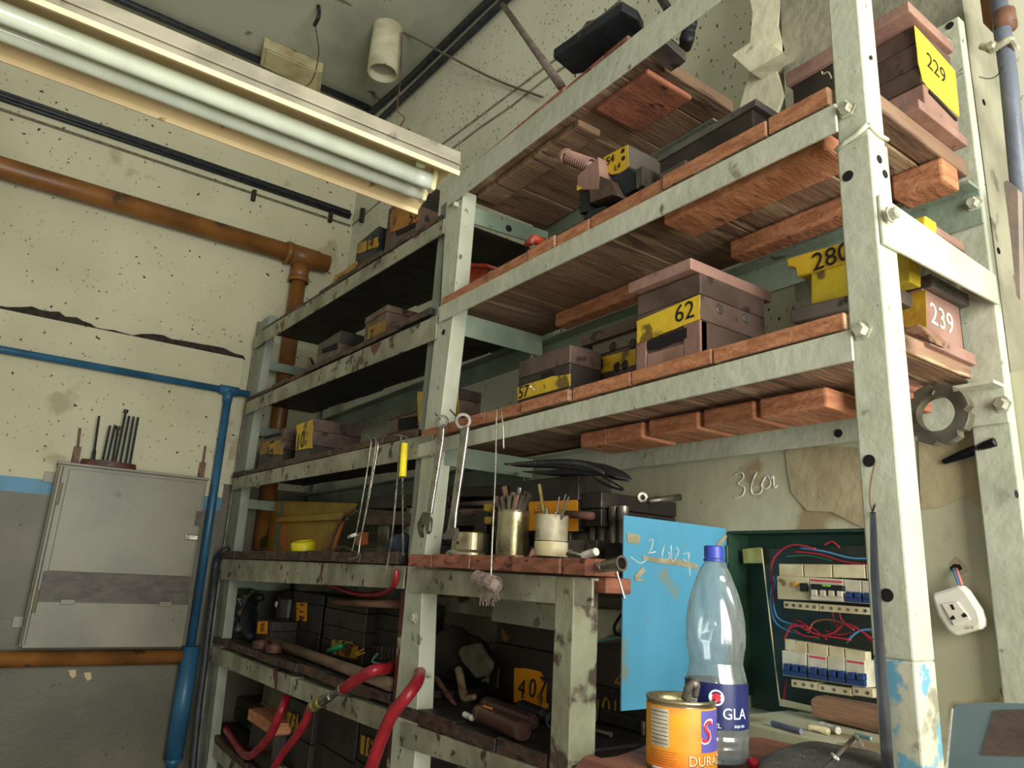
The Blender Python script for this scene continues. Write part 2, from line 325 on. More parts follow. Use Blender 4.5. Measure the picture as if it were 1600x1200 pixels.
# ceiling / wall services
def pipe_on(name, pts, r, m, label, c, n=14, **k):
    return tag(obj(name, tb(pts, r, n), m, smooth=True), label, c)
po = empty('orange_pipe', (XL+.07, .6, 3.3), 'large orange pipe high on the left wall with a branch dropping behind the rack', 'pipe')
yj = P(472, 400, 'x', XL+.07).y; zo = P(300, 350, 'x', XL+.07).z
obj('pipe_run', tb([(XL+.07, -2.2, zo), (XL+.07, yc-.15, zo)], .055, 20), ORP, po, smooth=True)
obj('pipe_drop', tb([(XL+.07, yj, zo), (XL+.07, yj, 1.56)], .045, 18), ORP, po, smooth=True)
for a, c_, r in (((XL+.07, yj-.1, zo), (XL+.07, yj-.07, zo), .068), ((XL+.07, yj-.09, zo), (XL+.07, yc-.22, zo), .062), ((XL+.07, yj, zo-.05), (XL+.07, yj, zo-.17), .054), ((XL+.07, yj, zo-.14), (XL+.07, yj, zo-.17), .061)):
    obj('collar', tb([a, c_], r, 20), ORP, po, smooth=True)
zo2 = 1.015
pipe_on('orange_pipe', [(XP+.05, -2.2, zo2), (XP+.05, .93, zo2)], .036, ORP, 'low orange pipe running under the grey wall cabinet', 'pipe')
pb = empty('blue_pipe', (XP+.03, .5, 2.41), 'slim blue pipe along the left wall with a tee and vertical drop beside the cabinet', 'pipe')
yt = P(357, 615, 'x', XP+.03).y; zb = P(200, 582, 'x', XP+.03).z
obj('pipe_run', tb([(XP+.03, -2.2, zb), (XP+.03, yt+.12, zb)], .019, 12), BLP, pb, smooth=True)
obj('pipe_drop', tb([(XP+.03, yt, zb), (XP+.03, yt+.015, 1.05)], .022, 12), BLP, pb, smooth=True)
obj('tee_fitting', tb([(XP+.03, yt-.05, zb), (XP+.03, yt+.05, zb)], .027, 14), BLP, pb, smooth=True)
obj('tee_fitting', tb([(XP+.03, yt, zb), (XP+.03, yt, zb-.07)], [.03, .024], 14), BLP, pb, smooth=True)
lb = [P(299, 1010, 'x', XP+.06), P(271, 1185, 'x', XP+.06)]
pl = empty('blue_pipe', lb[1], 'thick blue pipe below the corner of the grey wall cabinet', 'pipe')
obj('pipe_body', tb([lb[0], lb[1]], .043, 18), BLP, pl, smooth=True)
obj('pipe_neck', tb([lb[1], lb[1]-Vector((0, 0, .03)), lb[1]-Vector((0, 0, .5))], [.046, .022, .022], 14), BLP, pl, smooth=True)
# cables along the left wall
zc = P(300, 252, 'x', XL+.02).z
cb = empty('cable_run', (XL+.02, .5, zc), 'bundle of black cables clipped along the upper left wall', 'cable')
for dz, dx, r in ((0.012, 0.012, .013), (-.012, .014, .012), (0, .03, .011), (.03, .01, .008)):
    obj('cable', tb([(XL+dx, -2.2, zc+dz), (XL+dx, yc-.03, zc+dz)], r, 8), CABK, cb, smooth=True)
zc2 = P(300, 270, 'x', XL+.01).z
th = empty('thin_conduit', (XL+.01, .5, zc2), 'thin paint-covered wire pinned below the black cable bundle on the left wall', 'cable')
obj('wire', tb([(XL+.008, -2.2, zc2), (XL+.008, yc-.02, zc2)], .007, 6), mat('painted_wire', (110, 104, 84), (84, 78, 62), 30, rough=.7), th)
for px, py in ((396, 306), (516, 340)):
    q = P(px, py, 'x', XL+.01); obj('clip', bx(XL, XL+.03, q.y-.012, q.y+.012, q.z-.035, q.z+.035), CRACK, th, bev=.004)
q = yback(567, 337, .01); tag(obj('wall_clip', bx(q.x-.012, q.x+.012, q.y-.02, q.y+.008, q.z-.05, q.z+.05), CRACK, bev=.005), 'rusty cable clip on the back wall beside the corner', 'clip')
# heavy cable at ceiling corner of left wall, junction box, pair across
q1 = P(60, -60, 'z', cz-.03); zt_ = cz-.03
cc = empty('ceiling_cable', (XL+.05, .5, zt_), 'black cable along the ceiling edge above the lamp', 'cable')
xcc = P(330, 62, 'z', zt_).x
obj('cable', tb([(xcc, -2.2, zt_), (xcc, yc-.02, zt_)], .022, 8), CABK, cc, smooth=True)
jb = empty('junction_box', P(455, 100, 'z', cz), 'beige junction box on the ceiling above the lamp', 'junction box')
e = [P(410, 75, 'z', cz-.06), P(503, 112, 'z', cz-.06)]
jy0, jy1 = e[0].y, e[1].y; jx = xcc-.0
jc = [P(x, y, 'z', cz-.07) for x, y in ((411, 72), (504, 113), (500, 148), (406, 102))]
b = B(); prism(b, jc, (0, 0, .068)); obj('box_body', b, mat('beige_box', (176, 166, 128), (150, 138, 100), 8, c3=(100, 88, 64), s3=10, t3=.64, rough=.5), jb, bev=.006)
b = B(); prism(b, [p + Vector((0, 0, -.006)) for p in [(jc[0]*.93+jc[2]*.07), (jc[1]*.93+jc[3]*.07), (jc[2]*.93+jc[0]*.07), (jc[3]*.93+jc[1]*.07)]], (0, 0, .006)); obj('box_lid', b, mat('box_lid', (188, 178, 138), (164, 152, 112), 8, rough=.5), jb)
# pair of black cables along ceiling / back wall corner
cp = empty('ceiling_cable', yback(600, 175, .05), 'pair of thick black cables running along the back wall just under the ceiling', 'cable')
obj('cable', tb(cat([yback(566, 188, .03), yback(640, 122, .03), yback(770, -4, .03), yback(900, -120, .03)]), .022, 10), CABK, cp, smooth=True)
obj('cable', tb(cat([yback(584, 196, .03), yback(660, 124, .03), yback(792, -2, .03), yback(920, -120, .03)]), .02, 10), CABK, cp, smooth=True)
# hanging vent stub
q = P(606, 45, 'z', cz); vr = .085
vp = empty('pipe_stub', (q.x, q.y, cz-.32), 'short dirty white pipe stub hanging from the ceiling', 'pipe')
qb = P(605, 118, 'x', q.x).z
obj('pipe_wall', lt([(vr, cz-qb), (vr*1.02, 0), (vr*.9, 0), (vr*.9, cz-qb)], (q.x, q.y, qb), n=28), mat('dirty_white_pipe', (190, 186, 158), (164, 158, 128), 8, c3=(80, 72, 56), s3=16, t3=.66, rough=.6), vp, smooth=True)
obj('pipe_plug', lt([(0, 0), (vr*.89, 0), (vr*.89, .02)], (q.x, q.y, qb+.05), n=28), CEIL, vp)
# thin line crossing in front, loose thread
tag(obj('suspension_cord', tb(cat([P(525, -5, 'z', cz-.01), P(640, 55, 'z', cz-.01), yback(760, 118, .03), yback(848, 152, .02)], 4), .006, 6), mat('dusty_cord', (96, 90, 76), rough=.9)), 'dusty cord strung from the ceiling to the back wall above the rack', 'cord')
tag(obj('dangling_thread', tb(cat([P(627, 50, 'x', q.x+.1), P(626, 120, 'x', q.x+.1), P(621, 170, 'x', q.x+.1), P(632, 185, 'x', q.x+.1), P(622, 205, 'x', q.x+.1), P(640, 202, 'x', q.x+.1)], 5), .004, 5), RUST), 'thin thread dangling beside the pipe stub', 'thread')
# hook and rod over the lamp
hk = empty('ceiling_hook', P(490, 40, 'y', .9), 'taped ceiling hook with a wire that holds the lamp', 'hook')
obj('hook_stem', tb(cat([P(488, -15, 'y', .9), P(497, 8, 'y', .9), P(498, 25, 'y', .9), P(491, 40, 'y', .9)], 5), [.011]*15+[.009], 8), BLACK, hk, smooth=True)
obj('wire', tb(cat([P(493, 40, 'y', .9), P(496, 62, 'y', .9), P(498, 80, 'y', .9), P(494, 108, 'y', .9), P(486, 128, 'y', .9), P(476, 136, 'y', .9)], 5), .004, 6), DULL, hk, smooth=True)

# ------------------------------------------------------------ fluorescent lamp
D = ray(2941, 1179).normalized()
A = CAM + ray(688, 292)*(1.95/ray(688, 292).length)
sd = D.cross(Vector((0, 0, 1))).normalized(); uu = sd.cross(D)
if sd.x < 0: sd = -sd
LD = 1.75
A = CAM + ray(683, 303)*(LD/ray(683, 303).length)
ang = -.1; sv = sd*math.cos(ang) + uu*math.sin(ang); uv = -sd*math.sin(ang) + uu*math.cos(ang)
W = .12
def LP(s, u, t): return A + sv*s + uv*u - D*t
lamp = empty('fluorescent_lamp', LP(0, .06, .8), 'long cream twin-tube fluorescent lamp hanging at a slant in front of the left wall', 'lamp')
LL = 2.5
def extr(sec, t0, t1):
    b = B(); prism(b, [LP(s, u, t0) for s, u in sec], -D*(t1-t0)); return b
obj('reflector', extr([(W, 0), (W, .008), (.06, .040), (-.045, .040), (-W, .008), (-W, 0), (-.048, .030), (.063, .030)], 0, LL), CREAM, lamp)
obj('lamp_body', extr([(W+.001, .0085), (W-.012, .062), (-W+.03, .066), (-W, .014), (-.045, .046), (.06, .046)], .0, LL), LAMPB, lamp)
obj('reflector_lip', extr([(W, -.002), (W+.006, -.002), (W+.006, .009), (W, .009)], 0, LL), CREAM, lamp)
obj('reflector_lip', extr([(-W-.004, -.012), (-W, -.012), (-W, .012), (-W-.004, .012)], 0.0, LL), CREAM, lamp)
obj('body_seam', extr([(W-.0005, .026), (W+.002, .026), (W+.002, .030), (W-.0005, .030)], .0, LL), LAMPB, lamp)
for s, t in ((.041, .035), (-.026, .03)):
    tu = obj('lamp_tube', tb([LP(s, .002, t+.02), LP(s, .002, LL)], .019, 24), TUBE, lamp, smooth=True)
    obj('tube_cap', tb([LP(s, .002, t), LP(s, .002, t+.045)], .0192, 24), mat('tube_cap', (206, 210, 196), rough=.3, bump=0), tu, smooth=True)
    h = obj('lamp_holder', extr([(s-.014, -.02), (s+.014, -.02), (s+.014, .032), (s-.014, .032)], t-.012, t), mat('cream_plastic', (224, 214, 168), (206, 192, 140), 20, rough=.4), lamp, bev=.004)
b = B(); tube(b, [LP(.075, .028, .075), LP(.075, .012, .075)], .011, 12); obj('starter', b, mat('pale_green_plastic', (196, 204, 150), rough=.4), lamp)

# ------------------------------------------------------------ steel rack
rack = empty('steel_rack', (-2.2, 1.0, 0), 'pale green painted angle-iron rack of two bays filling the back wall', 'shelving')
R2 = lambda name, bm, m=STEEL, **k: obj(name, bm, m, rack, **k)
T = .006
def hexbolt(c, axis, parent, r=.011, h=.009, m=BOLT):
    b = B(); lathe(b, [(0, h+.003), (r*.8, h+.003), (r, h), (r, 0), (r*1.45, 0), (r*1.45, -.003)], c, axis, 6)
    obj('bolt', b, m, parent)
def hole(c, axis, parent, r=.009):
    b = B(); lathe(b, [(0, .0008), (r, .0008), (r, 0)], c, axis, 14); obj('bolt_hole', b, HOLE, parent)
# right front post: lower and spliced upper angle
def angle_post(x0, x1, y0, y1, z0, z1, m, side='right', parent=rack, bev=.003, **k):
    b = B()
    if side == 'right': secs = [(x0, y0), (x1, y0), (x1, y1), (x1-T, y1), (x1-T, y0+T), (x0, y0+T)]
    else: secs = [(x0, y0), (x1, y0), (x1, y0+T), (x0+T, y0+T), (x0+T, y1), (x0, y1)]
    prism(b, [(x, y, z0) for x, y in secs], (0, 0, z1-z0)); return obj('post', b, m, parent, bev=bev, **k)
zj = P(1330, 222, 'y', 1).z
p_lo = angle_post(-.557, -.502, 1.0, 1.056, .0, 1.42, STEELP)
p_mid = angle_post(-.557, -.502, 1.0, 1.056, 1.42, zj, STEEL)
p_hi = angle_post(-.5555, -.5035, 1.003, 1.052, zj, 3.1, STEEL)
b = B()
wpts = [(-.558, .999, zj-.004), (-.54, .9985, zj+.004), (-.52, .9985, zj+.008), (-.502, .9985, zj+.016)]
tube(b, wpts, .0045, 7); tube(b, [(-.5015, 1.0, zj+.016), (-.5015, 1.03, zj+.01), (-.5015, 1.055, zj+.012)], .004, 7); obj('weld_bead', b, STEEL, p_mid, smooth=True)
for px, py in ((1322, 170), (1346, 516)): hexbolt(P(px, py, 'y', .998), (0, -1, 0), rack)
for px, py in ((1325, 275), (1358, 720), (1386, 930)): hole(P(px, py, 'y', .9995), (0, -1, 0), p_lo)
for px, py in ((1374, 249), (1383, 272), (1361, 90)): hole(P(px, py, 'x', -.5014), (1, 0, 0), p_mid, .007 if py > 100 else .004)
hexbolt(P(1392, 335, 'x', -.485), (1, 0, 0), rack, .009)
# rear right post
rp = angle_post(-.566, -.503, 1.402, 1.428, 0, 2.655, STEEL, 'right')
b = B()
for px, py in ((1484, 40), ): hole(P(px, py, 'y', 1.4015), (0, -1, 0), rp, .008)
hexbolt(P(1478, 68, 'y', 1.4015), (0, -1, 0), rack, .010)
for px, py in ((1560, 392), (1588, 772), (1537, 160)): hole(P(px, py, 'x', -.5025), (1, 0, 0), rp, .007)
# side bracket at the right end
b = B(); z0a, z1a = 2.002, 2.078
prism(b, [(-.5015, 1.004, 2.012), (-.5015, 1.004, 2.095), (-.5015, 1.40, 2.078), (-.5015, 1.40, 2.02)], (.006, 0, 0))
prism(b, [(-.5015, 1.06, 2.087), (-.5015, 1.40, 2.072), (-.535, 1.40, 2.072), (-.535, 1.06, 2.087)], (0, 0, .005)); obj('side_bracket', b, STEEL, rack, bev=.002)
# middle posts (two angles side by side, slightly leaning)
def lean(name, px_l, px_r, y0, m, dep=.05, xmin=-4.115):
    """front face from pixel edges at successive heights on the plane y0; flange back on the right side"""
    b = B(); sec = []
    for (xl, xr, yy) in zip(px_l, px_r, [q[1] for q in px_l]):
        pass
    L_ = [P(x, y, 'y', y0) for x, y in px_l]; R_ = [P(x, y, 'y', y0) for x, y in px_r]
    rings = []
    for l, r in zip(L_, R_):
        z = l.z; rz = r.x
        l.x = max(l.x, xmin)
        pts = [(l.x, y0), (rz, y0), (rz, y0+dep), (rz-T, y0+dep), (rz-T, y0+T), (l.x, y0+T)]
        rings.append([b.verts.new((x, y, z)) for x, y in pts])
    for a, c in zip(rings, rings[1:]):
        for k in range(6): b.faces.new((a[k], a[(k+1) % 6], c[(k+1) % 6], c[k]))
    b.faces.new(rings[0]); b.faces.new(rings[-1][::-1])
    return obj(name, b, m, rack, bev=.002)
mp1 = lean('post', [(697, 318), (688, 480)], [(723, 315), (708, 480)], 1.0, STEEL)
mp2 = lean('post', [(684, 480), (661, 690), (650, 800), (637, 885), (614, 1130), (600, 1320)], [(710, 478), (684, 690), (672, 800), (661, 885), (651, 1130), (640, 1320)], 1.001, STEEL)
mp3 = lean('post', [(689, 322), (672, 500), (651, 700), (637, 870)], [(697, 320), (684, 500), (661, 700), (646, 870)], 1.012, STEELB, .035)
mp4 = lean('post', [(629, 895), (612, 1100), (592, 1320)], [(638, 893), (621, 1098), (603, 1318)], 1.008, mat('flaking_maroon_post', (96, 44, 42), (74, 36, 36), 8, c3=(166, 160, 134), s3=12, t3=.56, rough=.5, bump=.3), .03)
hexbolt(P(714, 320, 'y', .998), (0, -1, 0), rack, .009); 
b = B()
for px, py, p_ in ((693, 519, mp2), (646, 965, mp2)): hole(P(px, py, 'y', .9995), (0, -1, 0), p_, .009 if py < 600 else .013)
hexbolt(P(646, 965, 'y', .9985), (0, -1, 0), rack, .012, .003)
# left end front post (leans outwards)
lp = lean('post', [(402, 508), (386, 620), (362, 765), (345, 880), (322, 1060), (300, 1250)], [(418, 514), (398, 640), (378, 765), (362, 880), (340, 1060), (318, 1250)], 1.012, STEELB, .045)
le = lean('post', [(397, 507), (380, 620), (356, 765), (339, 880), (316, 1060), (294, 1250)], [(402, 508), (386, 620), (362, 765), (345, 880), (322, 1060), (300, 1250)], 1.006, mat('worn_post_edge', (128, 122, 100), (90, 82, 66), 12, rough=.5), .01)
# beams: (upper-left, lower-left, upper-right, lower-right) on the front plane
def beam(ul, ll, ur, lr, m, y=.9935, ext=0, dep=.045, name='beam', flange_top=True):
    q = [P(*ul, 'y', y), P(*ll, 'y', y), P(*ur, 'y', y), P(*lr, 'y', y)]
    xa_ = (q[0].x+q[1].x)/2; xb2 = (q[2].x+q[3].x)/2
    def zat(a, c, x): return a.z + (c.z-a.z)*(x-a.x)/(c.x-a.x)
    x0, x1 = xa_, xb2+ext
    pts = [(x0, y, zat(q[1], q[3], x0)), (x1, y, zat(q[1], q[3], x1)), (x1, y, zat(q[0], q[2], x1)), (x0, y, zat(q[0], q[2], x0))]
    b = B(); prism(b, pts, (0, T, 0))
    t0, t1 = pts[3][2], pts[2][2]
    hexa(b, [(x0, y+T, t0-T), (x1, y+T, t1-T), (x1, y+dep, t1-T), (x0, y+dep, t0-T), (x0, y+T, t0), (x1, y+T, t1), (x1, y+dep, t1), (x0, y+dep, t0)])
    return obj(name, b, m, rack, bev=.0015)
b1 = beam((692, 293), (707, 316), (1059, 0), (1125, 0), STEEL, ext=.4, y=.991)
b2_ = beam((688, 478), (684, 504), (1306, 160), (1306, 205), STEEL, y=.991)
b3_ = beam((655, 694), (650, 715), (1330, 514), (1332, 563), STEEL, dep=.03, y=.991)
bl1 = beam((398, 524), (396, 545), (691, 343), (689, 366), STEELD, ext=.012)
bl2 = beam((384, 629), (382, 648), (683, 492), (680, 530), STEELD)
bl3 = beam((364, 747), (361, 766), (662, 680), (660, 715), STEELD, ext=.055)
bl4 = beam((345, 873), (341, 906), (632, 884), (630, 920), STEELD)
bl5a = beam((333, 1010), (325, 1032), (456, 1058), (454, 1087), STEELD)
bl5b = beam((458, 1060), (456, 1088), (612, 1112), (606, 1147), STEELD)
br4 = beam((640, 888), (640, 925), (925, 903), (925, 948), STEELD, y=.9925)
br5 = beam((628, 1128), (622, 1165), (875, 1212), (875, 1248), STEELD, y=.9925)
obj('beam', bx(-4.05, -1.25, 1.03, 1.036, .60, .658), STEELD, rack); obj('beam', bx(-4.05, -1.25, 1.36, 1.366, .60, .658), STEELD, rack)
# bench leg
b = B(); xl_, xr_ = -1.252, -1.196
bl = P(868, 1200, 'y', .9905)
prism(b, [(x, y, 0) for x, y in [(-1.236, .9905), (-1.176, .9905), (-1.176, 1.06), (-1.182, 1.06), (-1.182, .997), (-1.236, .997)]], (0, 0, 1.503))
obj('bench_leg', b, mat('scraped_bench_leg_paint', (160, 162, 136), (138, 134, 108), 7, c3=(88, 74, 62), s3=11, t3=.56, rough=.5, bump=.3), rack, bev=.004)
# rear beams
def rbeam(x0, x1, z0, z1, m=STEELG, y=1.394):
    b = B(); box(b, x0, x1, y, y+T, z0, z1); box(b, x0, x1, y-.04, y, z1-T, z1); return obj('rear_beam', b, m, rack)
rbeam(-1.9, -.504, 2.185, 2.26); rbeam(-1.9, -.504, 1.803, 1.872, STEEL); rbeam(-1.9, -1.09, 2.655, 2.715); rbeam(-4.0, -1.93, 2.21, 2.28); rbeam(-4.0, -1.93, 1.80, 1.87); rbeam(-4.0, -1.93, 2.55, 2.61)
rbeam(-4.05, -1.93, 1.36, 1.43, STEELD); rbeam(-1.93, -1.27, 1.36, 1.43, STEEL, 1.3); rbeam(-4.0, -1.93, .98, 1.04, STEELD)
q = P(1310, 677, 'y', 1.3935); hole(q, (0, -1, 0), rack, .009)
for px, py in ((1565, 632), (1521, 318)): hexbolt(P(px, py, 'y', 1.393), (0, -1, 0), rack, .011)
for x in (-4.0, -1.92): angle_post(x, x+.05, 1.402, 1.45, 0, 2.9 if x < -3 else 2.75, STEELG)
for za in (2.22, 1.82, 1.40, 1.0, 2.60):
    b = B(); box(b, -4.02, -4.014, 1.05, 1.36, za-.05, za); obj('side_bracket', b, STEELG, rack)
# middle cross brackets (depthwise) below deck 1 and deck 2
def cross(px0, px1, hpx, x=-1.80):
    a = P(*px0, 'x', x); c = P(*px1, 'x', x); h = a.z - P(px0[0], px0[1]+hpx, 'x', x).z
    b = B(); prism(b, [a, (x, 1.352, c.z + (1.352-c.y)*(c.z-a.z)/(c.y-a.y)), (x, 1.352, c.z-h), (x, a.y, a.z-h)], (-.006, 0, 0)); return obj('cross_bracket', b, STEELG, rack)
cb1 = cross((724, 318), (850, 360), 26)
hole(P(795, 357, 'x', -1.799), (1, 0, 0), cb1, .012)
b = B(); box(b, -1.81, -1.804, 1.03, 1.352, 2.20, 2.27); obj('cross_bracket', b, STEELG, rack)
b = B(); box(b, -1.83, -1.824, 1.03, 1.352, 1.80, 1.86); obj('cross_bracket', b, STEELG, rack)

# ------------------------------------------------------------ plank decks
def deck(label, joints, zt0, zt1, y0, y1, th, mu, me_, gapz=.006, skew=0):
    """joints: x positions; zt0/zt1: underside height at first/last joint"""
    x0, x1 = joints[0], joints[-1]
    t = empty('shelf_deck', ((x0+x1)/2, (y0+y1)/2, (zt0+zt1)/2), label, 'shelf')
    for i, (a, c) in enumerate(zip(joints, joints[1:])):
        za = zt0+(zt1-zt0)*(a-x0)/(x1-x0) + random.uniform(0, gapz*.4); zc_ = zt0+(zt1-zt0)*(c-x0)/(x1-x0) + random.uniform(0, gapz*.4)
        f = (1.062 if a > -.575 else y0) + random.uniform(-.006, .006); r = y1 + random.uniform(-.01, .012); h = th + random.uniform(-gapz*.4, gapz*.5); g = .0012
        b = B(); fs = hexa(b, [(a+g, f, za), (c-g, f, zc_), (c-g, r, zc_), (a+g, r, za), (a+g, f, za+h), (c-g, f, zc_+h), (c-g, r, zc_+h), (a+g, r, za+h)])
        fs[2].material_index = 1; fs[4].material_index = 1
        obj('plank', b, [mu, me_], t, bev=.003)
    return t
def jx(pts): return [min(P(x, y, 'y', .99).x, -.560) for x, y in pts]
zb2 = 2.287; zb3 = 1.884
deck('top plank shelf of the right bay, above the spring die', jx([(700, 305), (744, 272), (800, 228), (880, 160), (940, 108), (978, 78)]), 2.694, 2.722, .992, 1.39, .036, WOODU, WOODR)
deck('second plank shelf of the right bay, under the spring die', jx([(688, 466), (760, 432), (822, 400), (866, 378), (918, 350), (1033, 292), (1197, 208), (1303, 150)]) + [-.517], 2.290, 2.288, .992, 1.392, .034, WOODU, WOODE)
deck('third plank shelf of the right bay, carrying the die marked 62', jx([(656, 668), (700, 668), (757, 656), (816, 640), (891, 615), (983, 595), (1110, 560), (1330, 510)]) + [-.550], 1.878, 1.889, .99, 1.392, .030, WOODU, WOODE)
d4 = deck('bench-height plank shelf with the tins of rods on it', jx([(645, 875), (682, 877), (741, 879), (810, 881), (886, 884)]) , 1.507, 1.507, .975, 1.40, .034, WOODB, WOODR)
b = B(); prism(b, [(P(886, 884, 'y', .99).x+.001, .975, 1.507), (-1.125, .975, 1.507), (-1.105, .985, 1.507), (-1.098, 1.0, 1.507), (-1.115, 1.06, 1.507), (-1.18, 1.10, 1.507), (-1.18, 1.4, 1.507), (P(886, 884, 'y', .99).x+.001, 1.4, 1.507)], (0, 0, .034)); obj('plank', b, WOODR, d4, bev=.003)
b = B(); box(b, P(925, 912, 'y', 1.01).x, P(947, 912, 'y', 1.01).x, 1.01, 1.08, 1.475, 1.506); tag(obj('plank_offcut', b, WOODR, bev=.003), 'short plank end sticking out under the bench shelf beside the blue door', 'plank')
xs = lambda a, c, n: [a+(c-a)*i/n for i in range(n+1)]
deck('top dark shelf of the left bay with the dies 14 and 59', xs(-3.96, -1.93, 9), 2.74, 2.625, 1.0, 1.38, .022, WOODD, WOODDE)
deck('second dark shelf of the left bay', xs(-4.06, -1.93, 9), 2.352, 2.29, .995, 1.38, .022, WOODD, WOODDE)
deck('third dark shelf of the left bay with the dies 51 and 10', xs(-4.08, -1.95, 9), 1.93, 1.894, .993, 1.38, .025, WOODD, WOODDE)
deck('oily bench-height shelf of the left bay with the tape roll', xs(-4.04, -1.99, 8), 1.502, 1.512, .985, 1.4, .036, WOODD, WOODDE)
deck('low sagging shelf of the left bay with the long wooden pole', xs(-4.0, -1.99, 8), 1.085, 1.125, .998, 1.42, .03, WOODD, WOODDE)
deck('low right-bay shelf with the two dark steel rolls', xs(-1.985, -1.25, 4) + [-1.05, -.86], 1.104, 1.12, .998, 1.50, .035, WOODD, WOODDE)
deck('lowest shelf of the left bay near the red hose loop', xs(-4.1, -1.2, 7), .66, .66, 1.03, 1.42, .03, WOODD, WOODDE)
# battens under the decks
def batten(px0, px1, y, z0, z1, dep, m, label):
    x0 = P(*px0, 'y', y).x; x1 = P(*px1, 'y', y).x
    b = B(); box(b, x0, x1, y, y+dep, z0, z1); return tag(obj('batten', b, m, bev=.006), label, 'batten')
batten((1035, 345), (1290, 236), 1.045, 2.248, 2.284, .10, WOODE, 'orange wooden batten behind the front beam under the second shelf')
batten((1140, 420), (1330, 362), 1.27, 2.24, 2.284, .05, WOODE, 'orange batten at the rear under the second shelf, above die 280')
batten((1395, 330), (1478, 305), 1.28, 2.236, 2.286, .065, WOODE, 'short batten under the right end of the second shelf behind the right post')
batten((865, 540), (995, 480), 1.27, 2.24, 2.284, .05, WOODE, 'wooden batten under the second shelf left of the die 62')
batten((745, 300), (905, 175), 1.06, 2.672, 2.694, .08, WOODU, 'rounded batten behind the front beam under the top shelf')
b = B(); qx = [P(x, y, 'z', 2.668) for x, y in ((925, 150), (1000, 98), (1022, 130), (955, 188))]
batten((930, 158), (1012, 108), 1.06, 2.680, 2.695, .16, WOODR, 'reddish board patch under the right end of the top shelf')
for i, (a, c, lb_) in enumerate((((905, 722), (948, 720), 'left end'), ((946, 705), (1004, 700), 'second from the left'), ((1012, 700), (1092, 690), 'middle one'), ((1098, 685), (1180, 672), 'right of the middle'), ((1186, 665), (1294, 655), 'right end, painted patch'))):
    o = batten(a, c, 1.22, 1.835, 1.876, .12, WOODE, 'orange spacer block under the rear of the third shelf, ' + lb_)
    o['group'] = 'spacer blocks under the third shelf'
batten((1345, 655), (1416, 640), 1.25, 1.826, 1.874, .1, WOODR, 'wooden spacer block behind the toothed ring at the right post')

# ------------------------------------------------------------ niche interior, breakers, door
NY = 1.50
nl = B(); box(nl, xa+.002, xb_-.002, NY, NY+.004, 1.235, zn-.002)
box(nl, xa+.002, xa+.006, yp-.002, NY, 1.262, zn-.002); box(nl, xa+.002, xb_-.002, yp-.002, NY, zn-.006, zn-.002); box(nl, xb_-.006, xb_-.002, yp, NY, 1.262, zn-.002)
panel = empty('electrical_panel', (-.88, yp, 1.262), 'open green electrical enclosure with two rows of breakers behind the right post', 'breaker panel')
obj('enclosure', nl, NICHE, panel)
def q4(px, y, th, m, name, parent, bev=0, **k):
    b = B(); prism(b, [P(a, c, 'y', y) for a, c in px], (0, th, 0)); return obj(name, b, m, parent, bev=bev, **k)
q4([(1160, 858), (1188, 855), (1192, 880), (1162, 880)], 1.455, .004, mat('lit_brass_strip', (200, 186, 110), (168, 150, 84), 20, rough=.35, metal=.4), 'edge_strip', panel)
COVER = mat('smoky_cover_sheet', (52, 58, 46), (40, 46, 38), 10, rough=.35)
q4([(1190, 858), (1372, 852), (1390, 1120), (1218, 1100)], 1.47, .003, COVER, 'cover_backing', panel)
b = B(); tube(b, [P(1190, 857, 'y', 1.415), P(1205, 985, 'y', 1.415), P(1218, 1096, 'y', 1.415)], .0016, 6); obj('frame_edge', b, CRP, panel)
q4([(1217, 1092), (1275, 1105), (1275, 1113), (1218, 1103)], 1.41, .006, CRP, 'lower_rail', panel)
def row(parent, y, x0, zt_, zb_, slope, items, top, nm):
    pass
def pbox(pxl, pxr, yt0, yb0, yt1, yb1, y, d, m, name, parent, bev=.0015):
    a, bb, c, dd = P(pxl, yt0, 'y', y), P(pxl, yb0, 'y', y), P(pxr, yb1, 'y', y), P(pxr, yt1, 'y', y)
    x0 = (a.x+bb.x)/2; x1 = (c.x+dd.x)/2
    b = B(); prism(b, [(x0, y, a.z), (x0, y, bb.z), (x1, y, c.z), (x1, y, dd.z)], (0, d, 0)); return obj(name, b, m, parent, bev=bev)
AGED = mat('aged_white_plastic', (204, 198, 176), (186, 178, 152), 30, rough=.4, bump=0)
def breaker(parent, pl, pr_, t0, b0, t1, b1, poles, lever, y=1.392, facem=AGED, redline=False, name='breaker'):
    o = pbox(pl, pr_, t0, b0, t1, b1, y, .05, facem, name, parent)
    for k in range(poles):
        f0 = (k+.18)/poles; f1 = (k+.82)/poles
        a = pl+(pr_-pl)*f0; c = pl+(pr_-pl)*f1
        ya = t0+(t1-t0)*f0; h = b0-t0
        pbox(a, c, ya+h*.52, ya+h*.78, ya+h*.52+.5, ya+h*.78+.5, y-.012, .012, lever, 'lever', o, .001)
    pbox(pl+1, pr_-1, t0+(b0-t0)*.74, t0+(b0-t0)*.97, t1+(b1-t1)*.74, t1+(b1-t1)*.97, y-.008, .008, lever, 'lever_bar', o, .001)
    if redline: pbox(pl+2, pr_-2, t0+3, t0+6, t1+3, t1+6, y-.0006, .0006, mat('red_print', (200, 60, 70), rough=.5, bump=0), 'red_stripe', o, 0)
    return o
